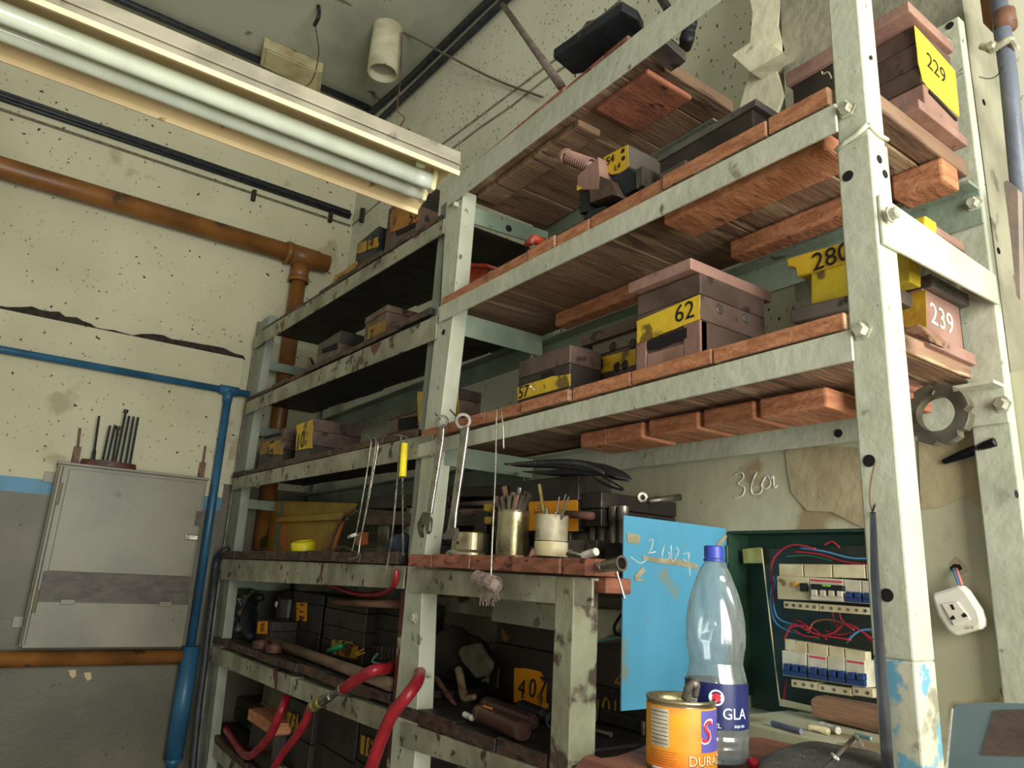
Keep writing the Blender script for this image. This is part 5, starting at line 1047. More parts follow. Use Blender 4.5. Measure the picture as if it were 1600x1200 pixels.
stand = empty('rod_stand', (XP+.05, td.y, zt5), 'dark red round base holding upright thin rods on top of the grey cabinet', 'stand')
b = B(); lathe(b, [(0, 0), (.118, 0), (.122, .01), (.118, .03), (0, .032)], (0, 0, 0), (0, 0, 1), 36); bmesh.ops.transform(b, matrix=Matrix.Translation((XP+.055, td.y, zt5+.001)) @ Matrix.Diagonal((.42, 1.02, .9, 1)), verts=b.verts)
obj('round_base', b, mat('dark_red_paint', (88, 44, 40), (60, 36, 32), 20, c3=(120, 96, 80), s3=30, t3=.68, rough=.5), stand)
for i, (a, c) in enumerate((((155, 650), (146, 716)), ((172, 665), (161, 717)), ((180, 664), (168, 718)), ((185, 668), (176, 718)), ((197, 642), (181, 718)), ((202, 650), (189, 718)), ((209, 651), (197, 720)), ((216, 652), (204, 720)))):
    lab = ('short ', 'tall ')[i in (0, 4)]
    p0, p1 = P(c[0], c[1], 'x', xk), P(a[0], a[1], 'x', xk); p0.z = zt5+.03
    o = obj('thin_rod', tb([p0, p0.lerp(p1, .2), p0.lerp(p1, .22), p1], [.009, .009, .0055, .0055] if i == 0 else [.0055]*4, 8), BLACK)
    names = ['thin dark rod standing alone, leftmost on the dark red base over the cabinet', 'thin dark rod, second from the left on the dark red cabinet-top base', 'thin dark rod, third from the left on the dark red cabinet-top base', 'short thin rod with a small knob, fourth from left on the dark red base', 'tallest thin dark rod, with a blunt head, on the dark red cabinet-top base', 'thin dark rod just right of the tallest one on the dark red base', 'thin dark rod, second from the right on the dark red cabinet-top base', 'thin dark rod, rightmost on the dark red cabinet-top base']
    tag(o, names[i], 'rod', 'rods standing on the cabinet')
    if i in (3, 4):
        b = B(); lathe(b, [(0, 0), (.011, 0), (.011, .016), (0, .018)], p1-Vector((0, 0, .01)), (0, 0, 1), 10); obj('rod_head', b, BLACK, o)
b = B()
for px, py in ((113, 1052), (137, 1056)):
    prism(b, [P(px+dx, py+dy, 'x', XP+.0) for dx, dy in ((-6, -5), (5, -6), (6, 4), (0, 8), (-4, 3))], (.002, 0, 0))
struct('trim_19', b, mat('bare_plaster', (188, 168, 130), rough=.9))

# ------------------------------------------------------------ hoses and black cable
t = empty('air_hose', P(600, 1140, 'y', .92), 'bright red air hose looping around the foot of the middle post, with a brass coupling', 'hose')
obj('hose_body', tb(cat([P(575, 1215, 'y', .90), P(592, 1165, 'y', .90), P(612, 1118, 'y', .91), P(638, 1085, 'y', .93), P(654, 1060, 'y', .98), P(656, 1036, 'y', 1.08), P(640, 1026, 'y', 1.13), P(610, 1043, 'y', 1.02), P(585, 1047, 'y', .95), P(560, 1060, 'y', .93), P(536, 1077, 'y', .92)], 8), .0165, 16), RED, t, smooth=True)
a, c = P(536, 1077, 'y', .92), P(486, 1106, 'y', .92); dv = c-a
b = B(); lathe(b, [(.017, -.01), (.019, -.006), (.019, .006), (.012, .008), (.012, .03), (.009, .032)], a, dv, 16); obj('hose_clamp', b, CHROME, t)
b = B(); L1_ = dv.length; lathe(b, [(.009, .03), (.009, L1_*.35), (.0135, L1_*.36), (.0135, L1_*.66), (.009, L1_*.67)], a, dv, 6); obj('hex_nipple', b, CHROME, t)
b = B(); lathe(b, [(.013, L1_*.66), (.0175, L1_*.68), (.0175, L1_*.78), (.0155, L1_*.8), (.0155, L1_*.84), (.0185, L1_*.86), (.0185, L1_*.95), (.012, L1_*1.02), (0, L1_*1.02)], a, dv, 20); obj('brass_coupling', b, BRASS, t)
tag(obj('air_hose', tb(cat([P(484, 1108, 'y', .93), P(478, 1125, 'y', .93), P(462, 1152, 'y', .93), P(440, 1180, 'y', .93), P(420, 1215, 'y', .93)], 6), .0135, 14), RED, smooth=True), 'red hose running down from the brass coupling in front of the low shelf', 'hose')
tag(obj('air_hose', tb(cat([P(452, 1082, 'y', 1.04), P(440, 1108, 'y', 1.0), P(424, 1146, 'y', .99), P(404, 1171, 'y', .99), P(387, 1181, 'y', 1.0), P(372, 1168, 'y', 1.04), P(352, 1138, 'y', 1.08)], 7), .0155, 14), RED, smooth=True), 'darker red hose sagging in a U under the low left shelf', 'hose')
tag(obj('air_hose', tb(cat([P(455, 905, 'y', 1.15), P(510, 913, 'y', 1.1), P(549, 926, 'y', 1.08), P(585, 929, 'y', 1.05), P(608, 922, 'y', 1.0), P(618, 908, 'y', .985), P(619, 890, 'y', .98)], 7), .008, 12), RED, smooth=True), 'thin dark red hose drooping just under the left bench shelf', 'hose')
tag(obj('black_cable', tb(cat([P(372, 862, 'y', 1.1), P(355, 859, 'y', 1.0), P(343, 867, 'y', .975), P(337, 885, 'y', .97), P(333, 930, 'y', .965), P(325, 990, 'y', .965), P(318, 1050, 'y', .965), P(310, 1110, 'y', .965), P(300, 1215, 'y', .965)], 6), .0165, 12), CABK, smooth=True), 'thick black cable dropping down the left end post of the rack', 'cable')

# ------------------------------------------------------------ low right-bay shelf
Z5 = 1.1545
def lump(name, label, c, cx, cy, cz_, sx, sy, sz, m, seed=1, amp=.2, fr=5, sub=3):
    b = B(); bmesh.ops.create_icosphere(b, subdivisions=sub, radius=1); rg = random.Random(seed); ph = [rg.uniform(0, 6) for _ in range(6)]
    for v in b.verts:
        n_ = math.sin(v.co.x*fr+ph[0])*math.cos(v.co.y*fr*.8+ph[1])+.5*math.sin(v.co.z*fr*1.7+ph[2])*math.cos(v.co.x*fr*1.9+ph[3]); v.co *= 1+amp*n_
        if v.co.z < -.85: v.co.z = -.85
    bmesh.ops.transform(b, matrix=Matrix.Translation((cx, cy, cz_+.85*sz)) @ Matrix.Diagonal((sx, sy, sz, 1)), verts=b.verts)
    return tag(obj(name, b, m, smooth=True), label, c)
def roll(label, a, c, r, m, ring=True):
    A_ = P(*a, 'z', Z5+r); C_ = P(*c, 'z', Z5+r); t = empty('steel_roll', A_.lerp(C_, .5)-Vector((0, 0, r)), label, 'roll')
    L1_ = (C_-A_).length
    b = B(); lathe(b, [(0, 0), (r*.8, 0), (r*.92, .006), (r*.92, .02), (r, .022), (r, L1_-.008), (r*.85, L1_), (r*.7, L1_), (r*.68, L1_-.004), (0, L1_-.004)], A_, C_-A_, 28); obj('roll_body', b, m, t, smooth=False)
    b = B(); lathe(b, [(r*1.0, .026), (r*1.02, .027), (r*1.02, .030), (r*1.0, .031)], A_, C_-A_, 28); obj('scribed_ring', b, DULL, t)
    b = B(); lathe(b, [(r*.78, L1_-.003), (r*.90, L1_-.001), (r*.92, L1_-.004)], A_, C_-A_, 28); obj('worn_rim', b, DULL, t)
    return t, A_, C_, r
DR = mat('dark_red_brown_enamel', (74, 44, 40), (56, 36, 34), 8, rough=.35, bump=.03)
rt, A_, C_, r = roll('front dark red-brown steel roll with an orange scratch, on the low right-bay shelf', (748, 1112), (818, 1143), .021, DR)
d_ = (C_-A_).normalized(); b = B(); tube(b, [A_+d_*.035+Vector((.004, -.008, .0195)), A_+d_*.075+Vector((.004, -.006, .020))], .003, 6); obj('orange_scratch', b, mat('bare_orange', (214, 120, 50), rough=.6), rt)
roll('rear dark steel roll, half hidden behind the front roll on the low shelf', (758, 1098), (832, 1128), .018, DR)
t = empty('ribbed_grip', P(840, 1120, 'z', Z5), 'black ribbed rubber grip lying beside the die 407, by the bench leg', 'grip')
A_, C_ = P(812, 1103, 'z', Z5+.02), P(864, 1125, 'z', Z5+.02); L1_ = (C_-A_).length
prof = [(0, 0), (.013, 0)] + [(.0155+(.0022 if k % 2 else 0), .01+k*L1_*.045) for k in range(16)] + [(.019, L1_*.8), (.0195, L1_), (.014, L1_), (.014, L1_*.8), (0, L1_*.8)]
b = B(); lathe(b, prof, A_, C_-A_, 24); obj('grip_body', b, BLACK, t)
tag(obj('chalk_stick', tb([P(726, 1116, 'z', Z5+.007), P(738, 1122, 'z', Z5+.007)], .007, 12), CHALK, bev=.001), 'white chalk stub lying on the low shelf in front of the dark rolls', 'chalk')
for i, (a, c, lab) in enumerate((((700, 1125), (716, 1131), 'left'), ((733, 1141), (748, 1150), 'right'))):
    b = B(); p, q = P(*a, 'y', .9945), P(*c, 'y', .9945); 
t = empty('taped_rod', P(690, 1080, 'z', Z5), 'thin rod wrapped in flaking pinkish tape leaning on the low shelf', 'rod')
obj('rod_body', tb(cat([P(680, 1056, 'y', 1.22), P(690, 1072, 'y', 1.19), P(702, 1090, 'y', 1.16), P(712, 1102, 'y', 1.14)], 4), [.004, .006, .009, .007, .0085, .006, .009, .0075, .009, .007, .006, .004, .003], 10), mat('pinkish_tape', (158, 104, 86), (120, 76, 64), 30, rough=.8), t, smooth=True)
PLP = mat('stained_white_pipe', (176, 160, 124), (150, 128, 98), 10, c3=(140, 70, 50), s3=14, t3=.6, rough=.6)
t = empty('bent_pipe_piece', P(725, 1080, 'z', Z5), 'stained off-white bent pipe piece with a red band on the low shelf', 'pipe piece')
obj('pipe_body', tb(cat([P(716, 1046, 'y', 1.25), P(720, 1062, 'y', 1.23), P(723, 1082, 'y', 1.21), P(728, 1091, 'y', 1.2), P(742, 1089, 'y', 1.2)], 5), [.011, .013, .012, .012, .013, .012, .012, .0125, .013, .013, .013, .013, .013, .013, .013, .012, .011, .010, .009, .008, .007], 12), PLP, t, smooth=True)
A_, C_ = P(655, 1080, 'y', 1.24), P(684, 1082, 'y', 1.24)
t = empty('cylinder_part', A_, 'dull steel cylinder with a bright ring at the left of the low right-bay shelf', 'cylinder')
b = B(); lathe(b, [(0, 0), (.026, 0), (.026, .05), (.029, .052), (.029, .062), (.024, .064), (.024, .08), (0, .08)], A_, C_-A_, 24); obj('cylinder_body', b, DIE, t, smooth=False)
lump('dark_cloth', 'heap of dark oily cloth behind the rag on the low right-bay shelf', 'cloth', P(705, 1040, 'y', 1.34).x, 1.34, Z5, .19, .07, .085, mat('dark_oily_cloth', (58, 52, 40), (40, 36, 28), 8, rough=.9, bump=.5, bs=60), 4)
b = B(); g1 = [(715, 1018), (722, 1010), (745, 1005), (752, 1018), (764, 1034), (764, 1045), (756, 1056), (743, 1060), (731, 1045), (721, 1034)]
prism(b, [P(*p, 'y', 1.24) for p in g1], (0, .02, 0)); tag(obj('rag', b, RAG, bev=.004), 'stiff beige grubby rag hanging folded over the dark cloth heap', 'rag')
# die 407
Y = 1.30; x0, x1 = P(768, 1000, 'y', Y).x, P(880, 1000, 'y', Y).x
t = thing_box('die_block', 'big dark oily die marked 407 on a torn amber patch, behind the bench leg', 'die', x0, x1, Y, 1.42, Z5)
zt6 = 1.36; slab(t, 'lower_block', x0, x1, Y, 1.42, Z5, 1.30, DIED); slab(t, 'upper_block', x0+.01, x1, Y+.01, 1.42, 1.301, 1.42, mat('flaking_yellow_die', (58, 48, 40), (42, 36, 32), 8, c3=(130, 90, 34), s3=16, t3=.62, rough=.5, bump=.2))
patch(t, ragged([(804, 1043), (820, 1044), (845, 1050), (849, 1060), (846, 1066), (859, 1061), (856, 1110), (803, 1097)], 3, .8), Y-.001, ORA, 'amber_patch', .001)
for s_, px, py in (('4', 815, 1077), ('0', 832, 1077), ('7', 848, 1075)): ftext(t, s_, px, py, Y-.0022, .072, -.1)
for px in (775, 860): slab(t, 'side_lug', P(px, 1050, 'y', Y-.01).x-.012, P(px, 1050, 'y', Y-.01).x+.012, Y-.012, Y, Z5+.02, Z5+.08, DIED)
Y = 1.36; x0, x1 = P(905, 1080, 'y', Y).x, P(1022, 1080, 'y', Y).x
t = thing_box('die_block', 'dark die with yellow brushed number 401 on the low shelf beneath the blue door', 'die', x0, x1, Y, 1.47, Z5)
slab(t, 'lower_block', x0, x1, Y, 1.47, Z5, 1.235, DIED); slab(t, 'upper_block', x0, x1-.03, Y, 1.47, 1.236, 1.39, DIED)
for s_, px, py, sz in (('1', 934, 1108, .062), ('0', 947, 1107, .07), ('1', 961, 1110, .062), ('4', 970, 1066, .1)): ftext(t, s_, px, py, Y-.002, sz, -.05, YELD, 'yellow_number')
slab(t, 'foot_block', x0+.1, x1+.02, Y-.02, Y-.001, Z5, Z5+.03, DIED)
for px in (920, 996, 1015): 
    q = P(px, 1140, 'y', Y-.05); b = B(); lathe(b, [(0, .03), (.007, .03), (.007, 0)], (q.x, Y-.03, Z5), (0, 0, 1), 10); obj('stud', b, DULL, t)
tag(obj('bolt', tb([P(926, 1140, 'z', Z5+.006), P(955, 1148, 'z', Z5+.006)], [.004, .006], 10), DULL), 'short steel bolt lying on the low shelf right of the bench leg', 'bolt')
t = empty('paper_sack', P(920, 960, 'y', 1.2), 'crumpled off-white sack wedged under the bench shelf behind the bench leg', 'sack')
b = B(); prism(b, [P(*p, 'y', 1.2) for p in ((834, 940), (850, 938), (925, 950), (976, 952), (977, 975), (955, 992), (935, 1004), (926, 1003), (890, 985), (862, 968), (836, 952))], (0, .07, 0)); obj('sack_body', b, BAGM, t, bev=.01)
obj('sack_tie', tb(cat([P(975, 955, 'y', 1.19), P(960, 978, 'y', 1.18), P(964, 992, 'y', 1.18), P(976, 990, 'y', 1.18)], 5), .0035, 6), BKP, t)
obj('teal_edge', tb([P(928, 1003, 'y', 1.195), P(976, 994, 'y', 1.195)], .003, 6), TEAL, t)
tag(obj('rolled_paper', tb([P(690, 928, 'y', 1.35), P(742, 926, 'y', 1.3)], .012, 12), YSHEET, smooth=True), 'yellow rolled strip just under the bench shelf right of the middle post', 'roll')

# ------------------------------------------------------------ low left-bay shelf
Z6 = 1.15
def zsh(x): return 1.115 + (x+4.0)*.0199
def sbox(label, pl, pr_, pt, y, dep, m, cat_='die', nm='die_block', top=None, cuts=(.5,)):
    x0 = P(pl, 980, 'y', y).x; x1 = P(pr_, 980, 'y', y).x; z0 = zsh(max(x0, x1))+.003; z1 = P((pl+pr_)/2, pt, 'y', y).z
    t = thing_box(nm, label, cat_, x0, x1, y, y+dep, z0); zs = [z0]+[z0+(z1-z0)*c for c in cuts]+[z1]
    for i, (a, c) in enumerate(zip(zs, zs[1:])): slab(t, 'die_plate', x0+.004*(i % 2), x1-.004*(i % 2), y+.002*(i % 2), y+dep, a+.0005, c, m if i % 2 == 0 else DIED, .003)
    return t
t = sbox('tall dark die with the tag 811 on the low left shelf', 452, 500, 925, 1.22, .15, DIED, cuts=(.3, .8)); patch(t, [(463, 941), (480, 942), (479, 971), (463, 970)], 1.218, ORA, 'number_tag'); ftext(t, '811', 471, 956, 1.216, .06, math.pi/2)
t = sbox('low dark die with the tag 07 near the far end of the low left shelf', 400, 425, 968, 1.1, .12, DIED, cuts=(.6,)); patch(t, [(403, 971), (418, 971), (417, 991), (401, 990)], 1.097, ORA, 'number_tag'); ftext(t, '07', 410, 981, 1.095, .055, .1)
t = sbox('wide dark die block with the amber tag 107 on the low left shelf', 505, 570, 935, 1.2, .15, DIED, cuts=(.25, .5, .8)); patch(t, ragged([(519, 999), (545, 1002), (560, 1010), (558, 1030), (536, 1026), (517, 1020)], 2, .8), 1.197, YELD, 'number_tag'); ftext(t, '107', 541, 1015, 1.194, .07, -.1)
t = sbox('dark layered die stack beside the middle post on the low left shelf', 572, 640, 940, 1.24, .14, DIED, cuts=(.3, .55, .8))
for k in range(7): pbox(582+k*6, 585+k*6, 1008+k*.6, 1030+k*.6, 1008+k*.6, 1030+k*.6, 1.236, .004, DULL, 'fin', t, 0)
t = empty('motor_housing', P(438, 985, 'y', 1.2), 'dull metal motor housing with round screws on the low left shelf', 'motor')
q = P(437, 990, 'y', 1.22); b = B(); lathe(b, [(0, 0), (.06, 0), (.062, .09), (.066, .095), (.066, .11), (.062, .115), (.062, .2), (.04, .24), (0, .25)], (q.x, 1.25, zsh(q.x)+.004), n=28); obj('housing', b, DIED, t, smooth=False)
for px, py in ((432, 944), (443, 974)):
    b = B(); lathe(b, [(0, .004), (.012, .004), (.016, 0)], P(px, py, 'y', 1.185), (0, -1, 0), 16); obj('round_screw', b, CHALK if py < 950 else DULL, t)
t = empty('glass_jar', P(365, 985, 'y', 1.1), 'dark shiny jar in crumpled wrapping at the far end of the low left shelf', 'jar')
q = P(366, 985, 'y', 1.1); b = B(); rg = random.Random(3); lathe(b, [(0, 0), (.075, 0), (.08, .03), (.07, .07), (.078, .11), (.07, .15), (.074, .19), (.05, .235), (.03, .24), (0, .24)], (q.x, 1.13, zsh(q.x)+.004), n=18)
for v in b.verts: v.co.x += rg.uniform(-.006, .006); v.co.y += rg.uniform(-.006, .006)
obj('jar_body', b, mat('dark_glossy_wrap', (46, 44, 38), (90, 88, 76), 30, .55, .62, rough=.16, bump=.4, bs=50), t)
tag(obj('dark_tool_body', tb(cat([P(392, 998, 'y', 1.08), P(386, 970, 'y', 1.1), P(395, 940, 'y', 1.15), P(412, 932, 'y', 1.2)], 4), [.02, .025, .03, .03, .032, .03, .03, .028, .026, .024, .022, .02, .018], 10), BLACK, smooth=True), 'dark curved tool body between the jar and the tag 07 die', 'tool')
tag(obj('wooden_pole', tb([P(420, 1000, 'z', zsh(-3.4)+.03), P(612, 1070, 'z', zsh(-2.1)+.025)], .019, 14), mat('grey_brown_pole', (104, 84, 66), (78, 62, 50), 6, rough=.6, st=(1, 5, 5)), smooth=True), 'long grey-brown wooden pole lying along the low left shelf', 'pole')
tag(obj('wooden_bar', tb([P(522, 941, 'y', 1.16), P(625, 944, 'y', 1.1)], .014, 8), WOODB, smooth=True), 'wooden bar lying across the dies just under the left bench shelf', 'bar')
t = empty('screwdriver', P(520, 1016, 'y', 1.1), 'screwdriver with a green handle lying by the amber tag 107', 'screwdriver')
obj('handle', tb([P(513, 1018, 'y', 1.1), P(536, 1008, 'y', 1.13)], [.010, .012], 10), GREENP, t, smooth=True); obj('blade', tb([P(536, 1008, 'y', 1.13), P(552, 1002, 'y', 1.16)], .003, 6), DULL, t)
for i, pts in enumerate((((556, 1022), (568, 1014)), ((558, 1024), (569, 1020)))):
    tag(obj('yellow_stick', tb([P(*p, 'y', 1.12) for p in pts], .003, 6), YEL), ('upper' if i == 0 else 'lower') + ' of two thin yellow sticks beside the amber tag 107', 'stick')
tag(obj('blue_clip', tb(cat([P(590, 1022, 'y', 1.1), P(582, 1034, 'y', 1.1), P(600, 1038, 'y', 1.1), P(614, 1038, 'y', 1.1)], 4), .004, 6), TEAL), 'pale blue bent clip on the low shelf left of the middle post', 'clip')
for i, (px, py, lab) in enumerate(((398, 1026, 'far'), (418, 1036, 'near'))):
    q = P(px, py, 'y', 1.02); b = B(); lathe(b, [(0, 0), (.034, 0), (.035, .03), (.026, .032), (.026, .012), (0, .012)], (q.x, 1.04, zsh(q.x)+.003), n=20)
    tag(obj('bearing_ring', b, mat('rusty_red_ring', (104, 66, 54), (78, 50, 42), 20, rough=.5, metal=.3)), lab + ' one of two rusty red rings at the front edge of the low left shelf', 'ring')
# ------------------------------------------------------------ lowest shelf contents
def lowbox(label, pl, pr_, pt, y, dep, m, z0=.694, nm='die_block', c='die'):
    x0 = P(pl, 1150, 'y', y).x; x1 = P(pr_, 1150, 'y', y).x; z1 = P((pl+pr_)/2, pt, 'y', y).z
    t = thing_box(nm, label, c, x0, x1, y, y+dep, z0); slab(t, 'lower_block', x0, x1, y, y+dep, z0, z0+(z1-z0)*.55, m, .003); slab(t, 'upper_block', x0+.004, x1-.004, y+.004, y+dep, z0+(z1-z0)*.55+.001, z1, m, .003); return t
t = lowbox('dark die with the yellow tag 73 on the lowest left shelf', 444, 486, 1095, 1.1, .2, DIED); patch(t, ragged([(449, 1112), (466, 1116), (465, 1141), (448, 1136)], 2, .6), 1.097, YELD, 'number_tag'); ftext(t, '73', 457, 1127, 1.095, .09, 0)
t = lowbox('large plain dark steel block on the lowest shelf behind the hose coupling', 490, 556, 1108, 1.12, .25, DIED)
t = lowbox('dark die with the dull yellow tag 18 at the foot of the middle post', 558, 612, 1120, 1.12, .25, DIED); patch(t, ragged([(564, 1148), (588, 1155), (586, 1186), (563, 1178)], 2, .6), 1.117, YELD, 'number_tag'); ftext(t, '18', 575, 1167, 1.115, .09, 0)
t = lowbox('greenish-grey steel box on the lowest shelf near the hose loop', 340, 392, 1085, 1.2, .18, mat('greenish_grey_box', (84, 84, 66), (64, 64, 52), 8, rough=.5), nm='steel_box', c='box')
t = lowbox('dim pale crate at the back of the lowest left shelf', 400, 440, 1065, 1.25, .13, mat('dim_pale_crate', (120, 114, 88), (96, 90, 70), 8, rough=.7), nm='crate', c='crate')
tag(obj('wood_offcut', bx(P(396, 1105, 'y', 1.05).x, P(438, 1105, 'y', 1.05).x, 1.03, 1.2, .84, .885), WOODE, bev=.004), 'orange wood offcut lying on the lowest shelf beside the sagging hose', 'wood offcut')
tag(obj('support_block', bx(P(398, 1120, 'y', 1.06).x, P(436, 1120, 'y', 1.06).x, 1.05, 1.19, .694, .839), DIED, bev=.004), 'dark block carrying the orange wood offcut on the lowest shelf', 'block')
lump('foil_scrap', 'crumpled shiny foil scrap on the lowest shelf near the 73 tag', 'foil', P(430, 1150, 'y', 1.03).x, 1.06, .694, .05, .03, .03, mat('crumpled_foil', (190, 190, 176), (120, 118, 108), 40, rough=.25, metal=.8, bump=.6, bs=120), 8, .3, 9)

# ------------------------------------------------------------ workbench board, bottle, can, cloth
ZW = 1.25
bdp = [P(*p, 'z', ZW) for p in ((893, 1204), (912, 1181), (922, 1177), (940, 1184), (962, 1181), (978, 1176), (1000, 1168), (1015, 1160), (1100, 1150), (1190, 1152))]
pts = [tuple(p) for p in bdp] + [(-.70, 1.185, ZW), (.35, 1.185, ZW), (.35, .55, ZW), (-.75, .55, ZW)]
b = B(); prism(b, pts, (0, 0, -.028)); bench = obj('workbench_board', b, BENCH, bev=.002); tag(bench, 'splintered reddish wooden bench board under the water bottle and the fruit can', 'board')
for i in range(3):
    b = B()
for i, x in enumerate((-.70, .25)):
    tag(obj('board_leg', bx(x, x+.05, .66, .71, 0, 1.2215), WOODB, bev=.003), ('left' if i == 0 else 'right') + ' wooden leg under the reddish bench board', 'leg')
# bottle
bc = P(1121, 1186, 'z', ZW); BX, BY = bc.x, .925
BX = P(1121, 1180, 'y', BY).x
def bz(py): return P(1118, py, 'y', BY).z
depth = (Vector((BX, BY, 1.35))-CAM).dot(FW)
pr_ = lambda px: px/2/F*depth
zt7 = bz(853)
t = empty('water_bottle', (BX, BY, ZW), 'large clear plastic water bottle with a blue cap and navy label on the bench board', 'bottle')
prof_px = [(1186, 70), (1184, 86), (1172, 94), (1160, 93), (1150, 94), (1140, 93), (1128, 94), (1100, 94), (1070, 94), (1060, 93), (1045, 86), (1035, 82), (1022, 86), (1008, 91), (990, 93), (970, 92), (950, 86), (930, 76), (915, 66), (900, 55), (888, 44), (880, 32), (874, 26), (868, 25)]
prof = [(.001, ZW+.002)] + [(pr_(wd_)*1.0, max(bz(py), ZW+.002)) for py, wd_ in prof_px]
fine = []
for (r0, h0), (r1, h1) in zip(prof, prof[1:]):
    for k in range(3): fine.append((r0+(r1-r0)*k/3, h0+(h1-h0)*k/3))
fine.append(prof[-1])
b = B(); Rr_ = lathe(b, [(r, h-ZW) for r, h in fine], (BX, BY, ZW), n=72)
for v in b.verts:
    dx, dy = v.co.x-BX, v.co.y-BY; a_ = math.atan2(dy, dx); h = v.co.z; f_ = 1
    if bz(1000) < h < bz(900): f_ = 1-.07*max(0, math.sin(a_*5+(h-1.4)*34))**2
    if bz(1062) < h < bz(1008): f_ = 1-.03*max(0, math.sin(a_*7+(h-1.4)*20))**2
    if h < bz(1132): f_ = 1-.018*(math.sin(h*560) > .3)
    v.co.x = BX+dx*f_; v.co.y = BY+dy*f_
bo = obj('bottle_body', b, PET, t, smooth=True)
md = bo.modifiers.new('s', 'SOLIDIFY'); md.thickness = .0009; md.offset = -1
# cap
b = B(); rc_ = pr_(31); capz = bz(872); lathe(b, [(rc_, 0), (rc_, (zt7-capz)*.9), (rc_*.9, zt7-capz), (0, zt7-capz)], (BX, BY, capz), n=36)
for v in b.verts:
    dx, dy = v.co.x-BX, v.co.y-BY
cp_ = obj('cap', b, mat('blue_cap', (54, 70, 168), (46, 60, 150), 30, rough=.35, bump=0), t, smooth=False)
b = B(); lathe(b, [(rc_*1.06, 0), (rc_*1.08, .003), (rc_*1.0, .004)], (BX, BY, capz-.005), n=36); obj('cap_ring', b, cp_.data.materials[0], t)
# label: outward angle towards the camera
ac = math.atan2(-BY, -BX); rl = pr_(95)+.0004; zl0, zl1 = bz(1131), bz(1062)
NAVY = mat('navy_label', (26, 34, 84), (34, 42, 92), 14, rough=.3, bump=0)
def arcpatch(cx, cy, r, a0, a1, z0, z1, m, nm, par, n=24, slope=0):
    b = B(); va = []; vb = []
    for k in range(n+1):
        a_ = a0+(a1-a0)*k/n; x, y = cx+math.cos(a_)*r, cy+math.sin(a_)*r; dz = slope*(a_-a0)
        va.append(b.verts.new((x, y, z0+dz))); vb.append(b.verts.new((x, y, z1+dz)))
    for k in range(n): b.faces.new((va[k], va[k+1], vb[k+1], vb[k]))
    return obj(nm, b, m, par, smooth=True)
arcpatch(BX, BY, rl, 0, 2*math.pi, zl0, zl1, NAVY, 'label', t, 72)
def curve_text(s, size, cx, cy, r, a_c, z, m, par, nm, sh=0, rot=0, sy=1):
    def bend(v):
        x, y = v.x*math.cos(rot)-v.y*math.sin(rot), (v.x*math.sin(rot)+v.y*math.cos(rot))*sy
        a_ = a_c + x/r; return Vector((cx+math.cos(a_)*(r+v.z+.0003), cy+math.sin(a_)*(r+v.z+.0003), z+y))
    return obj(nm, text_bm(s, size, None, .0002, bend, sh), m, par)
LW = mat('white_print', (238, 240, 240), rough=.4, bump=0)
curve_text('GLA', .021, BX, BY, rl, ac+.60, bz(1107), LW, t, 'label_text')
curve_text('2L', .009, BX, BY, rl, ac+.03, bz(1125), LW, t, 'label_text'); curve_text('CONT', .0055, BX, BY, rl, ac-.14, bz(1124), LW, t, 'label_text'); curve_text('BAJA EN', .005, BX, BY, rl, ac+.75, bz(1125), LW, t, 'label_text')
def curve_disc(r0, r1, cx, cy, r, a_c, z, m, par, nm, off=.0004, a0=0, a1=2*math.pi):
    b = B(); A1 = []; A2 = []; n = 28
    for k in range(n+1):
        th_ = a0+(a1-a0)*k/n
        for L__, rr_ in ((A1, r0), (A2, r1)):
            a_ = a_c+math.cos(th_)*rr_/r; L__.append(b.verts.new((cx+math.cos(a_)*(r+off), cy+math.sin(a_)*(r+off), z+math.sin(th_)*rr_)))
    for k in range(n): b.faces.new((A1[k], A1[k+1], A2[k+1], A2[k]))
    return obj(nm, b, m, par)
ez = bz(1083); ea = ac-.02+.02
curve_disc(.0085, .0108, BX, BY, rl, ea, ez, LW, t, 'emblem_ring'); curve_disc(.0001, .0062, BX, BY, rl, ea, ez, mat('emblem_red', (206, 44, 60), rough=.4, bump=0), t, 'emblem_centre', .0005)
curve_disc(.0062, .0085, BX, BY, rl, ea, ez, LW, t, 'emblem_side', .0004, -.6, .6); curve_disc(.0062, .0085, BX, BY, rl, ea, ez, LW, t, 'emblem_side', .0004, math.pi-.6, math.pi+.6)
arcpatch(BX, BY, rl+.0004, ac-1.25, ac-.62, bz(1098), bz(1071), LW, 'label_table', t, 10)
for k in range(6): arcpatch(BX, BY, rl+.0008, ac-1.2, ac-.66, bz(1076+k*4)-.0004, bz(1076+k*4)+.0004, INK, 'table_line', t, 10)
# peach can
depth_c = 1.034; q = CAM + ray(1064, 1088)*depth_c; KX, KY, KZ = q.x, q.y, q.z; kr = .0485
print('CAN', KX, KY, KZ, 'bottle', BX, BY, zt7)
t = empty('fruit_can', (KX, KY, ZW-.002), 'opened orange and yellow fruit can with a spoon handle in it, front of the bench', 'can')
kh = KZ-(ZW+.001)
b = B(); prof = [(0, 0), (kr, 0), (kr*1.02, .002), (kr, .004)]
for k in range(41):
    hh = .006+(kh-.014)*k/40; prof.append((kr*(1-(.006 if k % 4 < 2 and 6 < k < 34 else 0)), hh))
prof += [(kr, kh-.006), (kr*1.025, kh-.004), (kr*1.025, kh), (kr*.975, kh), (kr*.965, kh-.012), (kr*.965, .02), (0, .02)]
lathe(b, prof, (KX, KY, ZW+.001), n=56); obj('can_body', b, TIN, t, smooth=True)
LBL = mat('orange_fruit_label', (238, 164, 44), (226, 120, 40), 9, .4, .62, c3=(214, 150, 70), s3=30, t3=.62, rough=.4, bump=0, st=(1, 1, 2.2))
ak = math.atan2(-KY, -KX); rk = kr+.0006; zk0, zk1 = ZW+.006, KZ-.009
